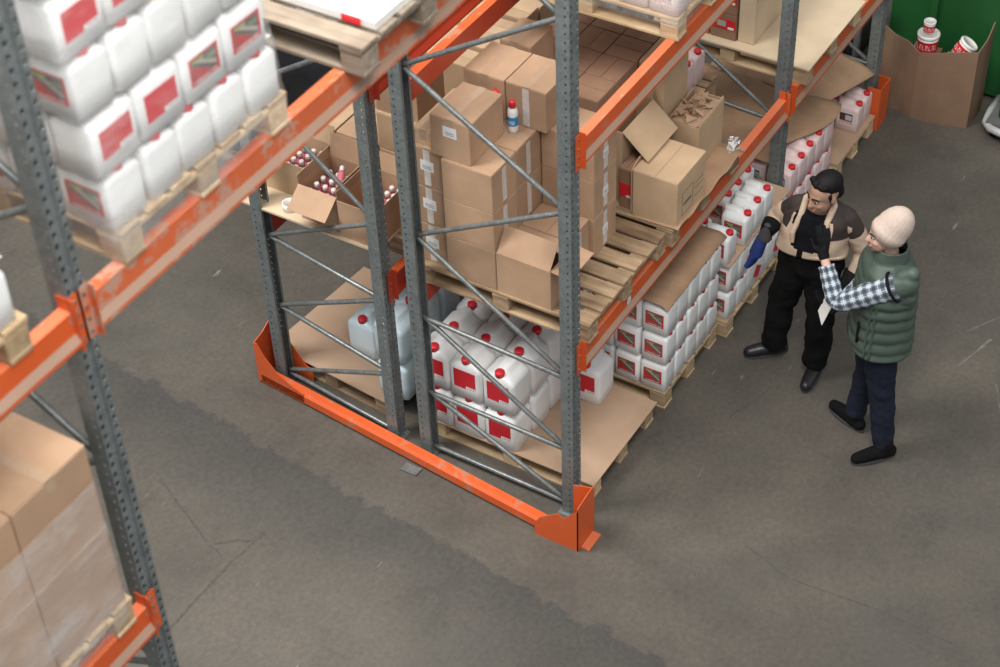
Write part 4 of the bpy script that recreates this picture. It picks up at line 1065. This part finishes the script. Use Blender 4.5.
# ------------------------------------------------------------------ people
clouds = bpy.data.textures.new('folds', 'CLOUDS'); clouds.noise_scale = 0.11
def soft(o, vox, smooth=6, folds=0.0):
    md = o.modifiers.new('union', 'REMESH'); md.mode = 'VOXEL'; md.voxel_size = vox; md.use_smooth_shade = True
    md = o.modifiers.new('smooth', 'SMOOTH'); md.iterations = smooth; md.factor = .5
    if folds:
        md = o.modifiers.new('folds', 'DISPLACE'); md.texture = clouds; md.strength = folds; md.mid_level = .5; md.texture_coords = 'LOCAL'
    return o
def hand(m, wrist, d, n, side, L=.18, curl=.25, spread=1.0, r=.0095, curls=None):
    """palm and five fingers; d = direction of the fingers, n = palm normal, side = +1 if the thumb lies along d x n"""
    wrist = Vector(wrist); d = Vector(d).normalized(); n = Vector(n); n = (n - d * n.dot(d)).normalized(); s = d.cross(n) * side
    pl = L * .52
    m.chain([(wrist, .026), (wrist + d * pl * .35, .027)])
    for k in (-1, -.33, .33, 1):
        m.chain([(wrist + d * .015 + s * (k * .014), .015), (wrist + d * pl + s * (k * .030), .0135)], 10)
    lens = (.36, .44, .47, .43)
    for i, k in enumerate((-1, -.33, .33, 1)):
        c = (curls or [curl] * 4)[i]
        p = wrist + d * pl + s * (k * .031); a = 0.0; pts = [(p - d * .01, r * 1.1)]
        for j in range(3):
            a += c * (1.0 if j else .6); v = (d * math.cos(a) + n * math.sin(a) + s * (k * .10 * spread)).normalized()
            p = p + v * (L * lens[i] * (.44, .32, .24)[j]); pts.append((p, r * (1.0, .92, .8)[j]))
        m.chain(pts, 10)
    p = wrist + d * pl * .28 + s * .026; v1 = (d * .6 + s * .75 + n * .25).normalized(); v2 = (d * .9 + s * .25 + n * .3).normalized()
    m.chain([(p, .015), (p + v1 * L * .2, .0125), (p + v1 * L * .2 + v2 * L * .16, .0105), (p + v1 * L * .2 + v2 * L * .28, .009)], 10)
def head(m, c, f, up, k=1.0):
    """skull, jaw, nose, brow, lips, ears and neck root; f = where the face looks"""
    c = Vector(c); f = Vector(f).normalized(); up = Vector(up); up = (up - f * up.dot(f)).normalized(); l = up.cross(f)
    M = Matrix((f, l, up)).transposed()
    P = lambda a, b, z: c + f * a * k + l * b * k + up * z * k
    m.ell(P(-.012, 0, .03), (.098 * k, .078 * k, .092 * k), M, 20, 14)
    m.ell(P(.028, 0, -.035), (.064 * k, .062 * k, .082 * k), M, 18, 12)
    m.ell(P(.058, 0, -.098), (.026 * k, .030 * k, .020 * k), M, 12, 8)
    m.capsule(P(.088, 0, .012), .010 * k, P(.108, 0, -.030), .0135 * k, 10)
    for b in (-1, 1):
        m.ell(P(.100, b * .010, -.034), (.010 * k, .009 * k, .008 * k), M, 8, 6)
        m.capsule(P(.086, b * .012, .022), .009 * k, P(.070, b * .044, .024), .008 * k, 8)
        m.ell(P(.060, b * .036, -.032), (.026 * k, .022 * k, .022 * k), M, 10, 8)
        m.ell(P(-.008, b * .078, -.008), (.020 * k, .010 * k, .031 * k), M, 10, 8)
    m.capsule(P(.086, -.016, -.062), .008 * k, P(.086, .016, -.062), .008 * k, 8)
    m.capsule(P(.084, -.013, -.074), .009 * k, P(.084, .013, -.074), .009 * k, 8)
    return P, M
def loft(m, secs, f, l, n=40, matf=None, fz=None, puff=None):
    """body shells: secs = (z, centre, half width along l, half depth along f); angle 0 looks along f"""
    i0 = len(m.v); m_ = []
    for z, c, a, b in secs:
        for j in range(n):
            t = 2 * PI * j / n; ct, st_ = math.cos(t), math.sin(t)
            ex = .82
            u = math.copysign(abs(ct) ** ex, ct); v = math.copysign(abs(st_) ** ex, st_); q = puff(t, z) if puff else 1.0
            p = Vector(c) + Vector(f) * (b * u * q) + Vector(l) * (a * v * q); m.v.append((p.x, p.y, z + (fz(t, z) if fz else 0)))
    for k in range(len(secs) - 1):
        for j in range(n):
            a = i0 + k * n + j; b = i0 + k * n + (j + 1) % n
            m.f.append((a, b, b + n, a + n)); zz = (secs[k][0] + secs[k + 1][0]) / 2
            m.mi.append(matf(2 * PI * (j + .5) / n, zz) if matf else 0)
def interp(tab, z):
    for a, b in zip(tab[:-1], tab[1:]):
        if a[0] <= z <= b[0]:
            t = (z - a[0]) / (b[0] - a[0]); return [x + (y - x) * t for x, y in zip(a[1:], b[1:])]
    return list(tab[0][1:]) if z < tab[0][0] else list(tab[-1][1:])
def shell(o, th):
    md = o.modifiers.new('thick', 'SOLIDIFY'); md.thickness = th; md.offset = -1; return o

# ---- the man in the beige and brown jacket
O1 = Vector((1.86, -.66, 0))
p1 = empty('person', O1); tag(p1, 'man in beige and brown work jacket and black trousers reaching towards the jugs', 'person')
rs, ls = Vector((1.89, -.572, 1.32)), Vector((1.925, -.888, 1.31)); rel, rwr = Vector((1.925, -.43, 1.16)), Vector((1.80, -.42, 1.13)); lel, lwr = Vector((1.98, -1.01, 1.06)), Vector((1.83, -.965, .835))
hd = Vector((1.83, -.755, 1.525)); ff = Vector((-.86, .46, -.18))
m = MB()
P, M1 = head(m, hd, ff, (0.08, -.05, 1), 1.06)
m.chain([((1.885, -.72, 1.30), .062), ((1.865, -.73, 1.40), .058), ((1.85, -.745, 1.48), .060)])
m.chain([((1.91, -.70, .95), .085), ((1.91, -.71, 1.1), .10), ((1.90, -.715, 1.26), .105)])
m.chain([((1.90, -.60, 1.30), .06), (rs, .05), (rel, .04), (rwr, .028)]); m.chain([((1.91, -.82, 1.30), .06), (ls, .05), (lel, .04), (lwr, .028)])
m.chain([((1.91, -.70, .95), .085), ((1.90, -.60, .86), .07), ((1.885, -.52, .48), .055), ((1.90, -.50, .1), .04)])
m.chain([((1.91, -.70, .95), .085), ((1.90, -.78, .86), .07), ((1.855, -.81, .48), .055), ((1.865, -.815, .1), .04)])
soft(m.build('body', SKIN1, p1, True, O1), .0085, 3)
# eyes, brows, lips, beard shadow
for b in (-1, 1):
    q = MB(); q.ell(P(.080, b * .030, .004), (.0065, .010, .004), M1, 10, 8); q.build('eye', EYE_W, p1, True, O1)
    q = MB(); q.ell(P(.089, b * .031, .004), (.005, .007, .0055), M1, 8, 6); q.build('iris', HAIR, p1, True, O1)
    q = MB(); q.capsule(P(.096, b * .014, .028), .005, P(.078, b * .052, .030), .004, 8); q.build('eyebrow', HAIR, p1, True, O1)
q = MB(); q.capsule(P(.094, -.016, -.068), .006, P(.094, .016, -.068), .006, 8); q.build('lips', LIPS, p1, True, O1)
q = MB(); q.ell(P(-.034, 0, .066), (.100, .086, .080), M1, 20, 14); q.ell(P(-.070, 0, .005), (.058, .080, .072), M1, 16, 10)
for b in (-1, 1): q.capsule(P(.012, b * .072, .03), .016, P(.010, b * .073, -.012), .008, 8)
for k in range(11): q.ell(P(.050 - .02 * abs(k - 5) / 5, (k - 5) * .0125, .096 + .006 * math.sin(k * 2.1)), (.022, .014, .020), M1, 8, 6)
soft(q.build('hair', HAIR, p1, True, O1), .008, 2, .006)
# trousers
q = MB()
q.chain([((1.90, -.60, .97), .125), ((1.90, -.60, .86), .118), ((1.885, -.52, .50), .092), ((1.89, -.50, .15), .088)])
q.chain([((1.90, -.78, .97), .125), ((1.90, -.78, .86), .118), ((1.855, -.81, .50), .092), ((1.855, -.815, .15), .088)])
q.chain([((1.90, -.69, .90), .135), ((1.90, -.69, 1.0), .14)]); q.chain([((1.90, -.63, 1.0), .135), ((1.90, -.745, 1.0), .135)]); q.chain([((1.90, -.64, 1.08), .125), ((1.90, -.75, 1.08), .125)])
soft(q.build('trousers', BLACK_C, p1, True, O1), .012, 5, .045)
# boots
def boot(par, ank, toe, org, mat=BOOT, w_=.046):
    ank = Vector(ank); toe = Vector(toe); d = (toe - ank); d.z = 0; d.normalize()
    a0 = Vector((ank.x, ank.y, 0)); q = MB()
    q.chain([(ank + Vector((0, 0, .06)), .056), (a0 + Vector((0, 0, .06)), .054)])
    q.chain([(a0 - d * .045 + Vector((0, 0, .048)), .044), (a0 + d * .06 + Vector((0, 0, .056)), w_ + .004), (a0 + d * .13 + Vector((0, 0, .048)), w_), (a0 + d * .185 + Vector((0, 0, .042)), w_ - .006)])
    soft(q.build('boot', mat, par, True, org), .009, 4)
    q = MB(); s = Vector((-d.y, d.x, 0)); ring = []
    for t in range(20):
        an = 2 * PI * t / 20; ring.append(a0 + d * (.065 + .155 * math.cos(an)) + s * ((.046 + .006 * math.cos(an)) * math.sin(an)))
    q.rings([[p + Vector((0, 0, z)) for p in ring] for z in (0.002, .02)]); q.build('boot_sole', GLOVE_G, par, False, org)
boot(p1, (1.92, -.50, .1), (1.79, -.35, 0), O1); boot(p1, (1.865, -.815, .1), (1.72, -.825, 0), O1)
# jacket
JT = [(.94, 1.90, -.69, .235, .165), (1.0, 1.90, -.69, .238, .165), (1.12, 1.90, -.70, .225, .156), (1.24, 1.90, -.71, .218, .145), (1.31, 1.90, -.718, .205, .13), (1.36, 1.90, -.722, .175, .112), (1.395, 1.893, -.72, .14, .09), (1.42, 1.885, -.722, .095, .075)]
fx, lx = Vector((-1, 0.05, 0)).normalized(), Vector((0, -1, 0))
def jm(t, z):
    t = (t + PI) % (2 * PI) - PI
    if z > 1.10 and abs(t) < .26 + (z - 1.10) * 1.5: return 2
    if -.14 < t < -.02: return 2
    if z > 1.215 and abs(t) > .72: return 1
    return 0
q = MB(); secs = []
for k in range(34):
    z = 1.045 + k * (1.42 - 1.045) / 33; cx, cy, a, b = interp(JT, z); secs.append((z, (cx, cy, 0), a, b))
loft(q, secs, fx, lx, 56, jm, lambda t, z: (-.055 * max(0, math.cos(t)) * (z - 1.34) / .08 if z > 1.34 else 0) + .02 * math.sin(t * 2) * (z < 1.07), lambda t, z: 1 + .018 * math.sin(t * 5 + z * 31) + .012 * math.sin(z * 47 - t * 3))
shell(q.build('jacket', [BEIGE_C, BROWN_C, TEE], p1, True, O1), .008)
for sx, a, b, c in ((1, rs, rel, rwr), (-1, ls, lel, lwr)):
    q = MB(); i = (a - Vector((1.90, -.71, 1.33))) * .35
    q.chain([(a - i, .068), (a, .067), (a.lerp(b, .5), .066), (b, .062), (b.lerp(c, .5), .053)], 18)
    soft(q.build('sleeve', BEIGE_C, p1, True, O1), .011, 4, .035)
    q = MB(); q.chain([(a - i * .9 + Vector((.01, 0, .010)), .068), (a + Vector((0, 0, .008)), .069), (a.lerp(b, .36) + Vector((0, 0, .006)), .069)], 18)
    soft(q.build('shoulder_panel', BROWN_C, p1, True, O1), .011, 3, .012)
    d = (c - b).normalized(); q = MB(); q.tube([b.lerp(c, .55), b.lerp(c, .8), c + d * .02], [.064, .058, .046], 18)
    q.build('knit_cuff', GLOVE_K, p1, True, O1)
    q = MB()
    for k in (-1, 1): pass
q = MB()
for s in (-1, 1):
    q.chain([((1.925, -.722 + s * .06, 1.43), .022), ((1.87, -.722 - s * -.092, 1.42), .024), ((1.80, -.72 + s * .088, 1.34), .022), ((1.748, -.712 + s * .105, 1.22), .018), ((1.742, -.705 + s * .09, 1.15), .012)], 10)
q.chain([((1.935, -.78, 1.43), .022), ((1.945, -.722, 1.43), .022), ((1.935, -.66, 1.43), .022)], 10)
soft(q.build('collar', BEIGE_C, p1, True, O1), .009, 2)
# gloves
q = MB(); q.chain([(rwr + Vector((-.01, .03, -.08)), .040), (rwr + Vector((-.018, .06, -.20)), .046)]); hand(q, rwr + Vector((-.01, .035, -.10)), (-.08, .24, -1), (.25, 1, 0), 1, .25, .10, .5, .019); soft(q.build('glove', GLOVE_B, p1, True, O1), .006, 3)
q = MB(); q.chain([(rwr + Vector((.0, 0, .02)), .036), (rwr + Vector((-.004, .015, -.06)), .047)]); soft(q.build('glove_cuff', GLOVE_G, p1, True, O1), .008, 2)
q = MB(); hand(q, lwr, (-.35, .1, -1), (-.3, .8, 0), -1, .19, .35, 1.0, .012); soft(q.build('glove', GLOVE_K, p1, True, O1), .006, 3)

# ---- the man in the green quilted vest
O2 = Vector((1.47, -1.34, 0))
p2 = empty('person', O2); tag(p2, 'man in green quilted vest and cream knitted hat gesturing with one black glove', 'person')
f2 = Vector((-.50, .866, 0)); l2 = Vector((-.866, -.50, 0)); C2 = Vector((1.46, -1.34, 0))
def Q(a, b, z): return C2 + f2 * a + l2 * b + Vector((0, 0, z))
h2 = Q(.05, .01, 1.715); sh = Q(.0, .195, 1.465); el = Vector((1.20, -1.135, 1.27)); wr = Vector((1.30, -1.005, 1.46))
sr = Q(-.01, -.20, 1.475); er = Q(.03, -.26, 1.17); wrr = Q(.22, -.14, 1.06)
f2h = Vector((-.56, .82, -.06))
m = MB()
P, M2 = head(m, h2, f2h, (0, 0, 1), 1.0)
m.chain([(Q(.0, 0, 1.46), .064), (Q(.02, 0, 1.60), .058)]); m.chain([(Q(0, 0, .98), .13), (Q(0, 0, 1.2), .13), (Q(0, 0, 1.40), .12)])
m.chain([(Q(0, .12, 1.44), .05), (sh, .03), (el, .035), (wr, .028)]); m.chain([(Q(0, -.12, 1.44), .06), (sr, .052), (er, .042), (wrr, .028)])
m.chain([(wr, .028), (wr + (wr - el).normalized() * .06, .027)])
m.chain([(Q(0, 0, 1.0), .13), (Q(0, .09, .92), .09), (Vector((1.385, -1.43, .52)), .06), (Vector((1.365, -1.50, .1)), .042)])
m.chain([(Q(0, 0, 1.0), .13), (Q(0, -.09, .92), .09), (Vector((1.57, -1.27, .52)), .06), (Vector((1.545, -1.23, .1)), .042)])
soft(m.build('body', SKIN2, p2, True, O2), .0085, 3)
for b in (-1, 1):
    q = MB(); q.ell(P(.080, b * .030, .004), (.006, .009, .004), M2, 10, 8); q.build('eye', EYE_W, p2, True, O2)
    q = MB(); q.ell(P(.089, b * .031, .004), (.005, .007, .0055), M2, 8, 6); q.build('iris', HAIR, p2, True, O2)
    q = MB(); q.capsule(P(.095, b * .014, .026), .005, P(.078, b * .050, .028), .004, 8); q.build('eyebrow', BROWN_C, p2, True, O2)
q = MB(); q.capsule(P(.093, -.015, -.068), .006, P(.093, .015, -.068), .006, 8); q.build('lips', LIPS, p2, True, O2)
BEARD = mat_plain('stubble', (0.28, 0.16, 0.11), .8)
q = MB(); q.ell(P(.038, 0, -.072), (.052, .060, .040), M2, 16, 10); soft(q.build('stubble_beard', BEARD, p2, True, O2), .007, 2)
# hat: ribbed beanie, pulled back into a soft point
q = MB(); rings = []
zc = f2h.normalized(); hu = (Vector((0, 0, 1)) - zc * zc.z).normalized(); hl = hu.cross(zc)
ax = (hu * .80 - zc * .60).normalized(); fr = (zc - ax * zc.dot(ax)).normalized(); base = h2 - zc * .034 + hu * .034
for k, (t, ra, rb) in enumerate(((-.075, .098, .094), (-.05, .106, .100), (-.045, .112, .104), (-.01, .113, .104), (-.005, .107, .100), (.04, .106, .098), (.08, .096, .088), (.115, .076, .070), (.14, .048, .045), (.152, .018, .018), (.154, .002, .002))):
    ring = []
    for j in range(72):
        a = 2 * PI * j / 72; w_ = 1 + .012 * math.cos(a * 24)
        ring.append(base + ax * t + fr * (ra * w_ * math.cos(a)) + hl * (rb * w_ * math.sin(a)))
    rings.append(ring)
q.rings(rings); q.build('knit_hat', HAT, p2, True, O2)
# vest
VT = [(.84, .235, .185), (.90, .245, .195), (1.05, .238, .19), (1.2, .232, .18), (1.34, .240, .172), (1.44, .238, .160), (1.50, .20, .135), (1.54, .115, .105), (1.60, .098, .098), (1.625, .095, .095)]
q = MB(); secs = []
for k in range(80):
    z = .905 + k * (1.625 - .905) / 79; a, b = interp(VT, z); secs.append((z, C2, a, b))
loft(q, secs, f2, l2, 64, None, None, lambda t, z: 1 + ((.052 + .03 * (z > 1.2)) * abs(math.sin(PI * ((z - .84) / .088 + .22 * math.cos(t * 2) + .05 * math.sin(t * 9)))) - .02) * (1 if z < 1.5 else .5) + (-.03 if abs(((t + PI) % (2 * PI)) - PI) < .06 else 0))
shell(q.build('quilted_vest', VEST, p2, True, O2), .01)
q = MB(); d = (el - sh).normalized()
q.chain([(Q(-.01, .10, 1.43), .088), (sh - d * .085, .074), (sh - d * .015, .080)])
for k in range(4):
    q.chain([(Q(-.03, .10, 1.50 - .058 * k), .046), (sh - d * .11 + Vector((0, 0, .055 - .058 * k)), .046), (sh - d * .045 + Vector((0, 0, .055 - .058 * k)), .042)])
soft(q.build('vest_shoulder', VEST, p2, True, O2), .008, 2)
# side panel welts and zip pocket
q = MB(); zz = [.91 + .02 * k for k in range(25)]
for tt in (.95, 1.13):
    pts = []
    for z in zz:
        a, b = interp(VT, z); e = .82; u = math.cos(tt) ** e; v = math.sin(tt) ** e; pts.append(C2 + f2 * (b * u * 1.02) + l2 * (a * v * 1.02) + Vector((0, 0, z)))
    q.tube(pts, .008, 8)
q.build('side_welt', VEST, p2, True, O2)
q = MB(); pts = []
for z in (1.0, 1.05, 1.10, 1.15):
    tt = .62 - (z - 1.0) * .3; a, b = interp(VT, z); pts.append(C2 + f2 * (b * math.cos(tt) ** .82 * 1.035) + l2 * (a * math.sin(tt) ** .82 * 1.035) + Vector((0, 0, z)))
q.tube(pts, .009, 8); q.build('pocket_zip', GLOVE_K, p2, True, O2)
q = MB(); d = (el - sh).normalized(); x = d.cross(Vector((0, 0, 1))).normalized(); y = d.cross(x); c = sh + d * .004
q.tube([c + x * (.083 * math.cos(2 * PI * k / 24)) + y * (.087 * math.sin(2 * PI * k / 24)) for k in range(25)], .011, 8); q.build('armhole_trim', GLOVE_K, p2, True, O2)
# plaid sleeves with their own UVs
def sleeve_uv(pts, rad, name, mat, par, org, n=24):
    fine = []; fr_ = []
    P_ = [Vector(p) for p in pts]
    for k in range(len(P_) - 1):
        for t in range(6): fine.append(P_[k].lerp(P_[k + 1], t / 6)); fr_.append(rad[k] + (rad[k + 1] - rad[k]) * t / 6)
    fine.append(P_[-1]); fr_.append(rad[-1])
    for _ in range(3): fine = [fine[0]] + [(a + b * 2 + c_) / 4 for a, b, c_ in zip(fine[:-2], fine[1:-1], fine[2:])] + [fine[-1]]
    fr_ = [r_ * (1 + .05 * math.sin(i * 1.9)) for i, r_ in enumerate(fr_)]
    q = MB(); q.tube(fine, fr_, n); o_ = q.build(name, mat, par, True, org); me = o_.data; uv = me.uv_layers.new(name='UVMap')
    L = [0]
    for a, b in zip(fine[:-1], fine[1:]): L.append(L[-1] + (b - a).length)
    for poly in me.polygons:
        js = [me.loops[li].vertex_index % n for li in poly.loop_indices]; wrap = max(js) - min(js) > n / 2
        for li, j in zip(poly.loop_indices, js):
            vi = me.loops[li].vertex_index; uv.data[li].uv = ((n if (wrap and j == 0) else j) / n, L[vi // n] / .058)
    return o_
i_ = (sh - Q(0, 0, 1.45)) * .25
sleeve_uv([sh - (el - sh) * .08, sh + (el - sh) * .3, el, el.lerp(wr, .5), wr - (wr - el) * .05], [.084, .074, .058, .054, .047], 'plaid_sleeve', PLAID, p2, O2)
sleeve_uv([sr, sr + (er - sr) * .3, er, er.lerp(wrr, .5), wrr], [.080, .078, .064, .058, .046], 'plaid_sleeve', PLAID, p2, O2)
# gloves: black, cuff over the wrist
d = (wr - el).normalized()
q = MB(); q.chain([(wr + d * .045, .034), (wr + d * .085, .035)]); hand(q, wr + d * .05, (.30, .22, 1), (.75, .6, -.3), 1, .19, .28, 1.0, .012, [.5, .35, .2, .15]); soft(q.build('glove', GLOVE_K, p2, True, O2), .006, 3)
q = MB(); hand(q, wrr, (-.3, .8, -.1), (.3, .1, 1), 1, .19, .5, 1.0, .012); soft(q.build('glove', GLOVE_K, p2, True, O2), .006, 3)
# trousers
q = MB()
q.chain([(Q(0, 0, 1.0), .15), (Q(0, .085, .93), .118), (Vector((1.385, -1.43, .52)), .085), (Vector((1.365, -1.495, .13)), .068)])
q.chain([(Q(0, 0, 1.0), .15), (Q(0, -.085, .93), .118), (Vector((1.57, -1.27, .52)), .085), (Vector((1.545, -1.235, .13)), .068)])
soft(q.build('trousers', JEANS, p2, True, O2), .012, 4, .03)
boot(p2, (1.365, -1.505, .08), (1.20, -1.35, 0), O2, BLACK_C, .044); boot(p2, (1.535, -1.235, .08), (1.60, -1.08, 0), O2, BLACK_C, .044)
m = MB(); m.box(-.075, .075, -.0015, .0015, -.10, .10)
pp = m.build('paper_sheet', WHITE_B); pp.location = tuple(Q(.33, -.06, 1.10)); pp.rotation_euler = (.35, .1, .55); tag(pp, 'white sheet of paper held by the man in the green vest', 'paper')
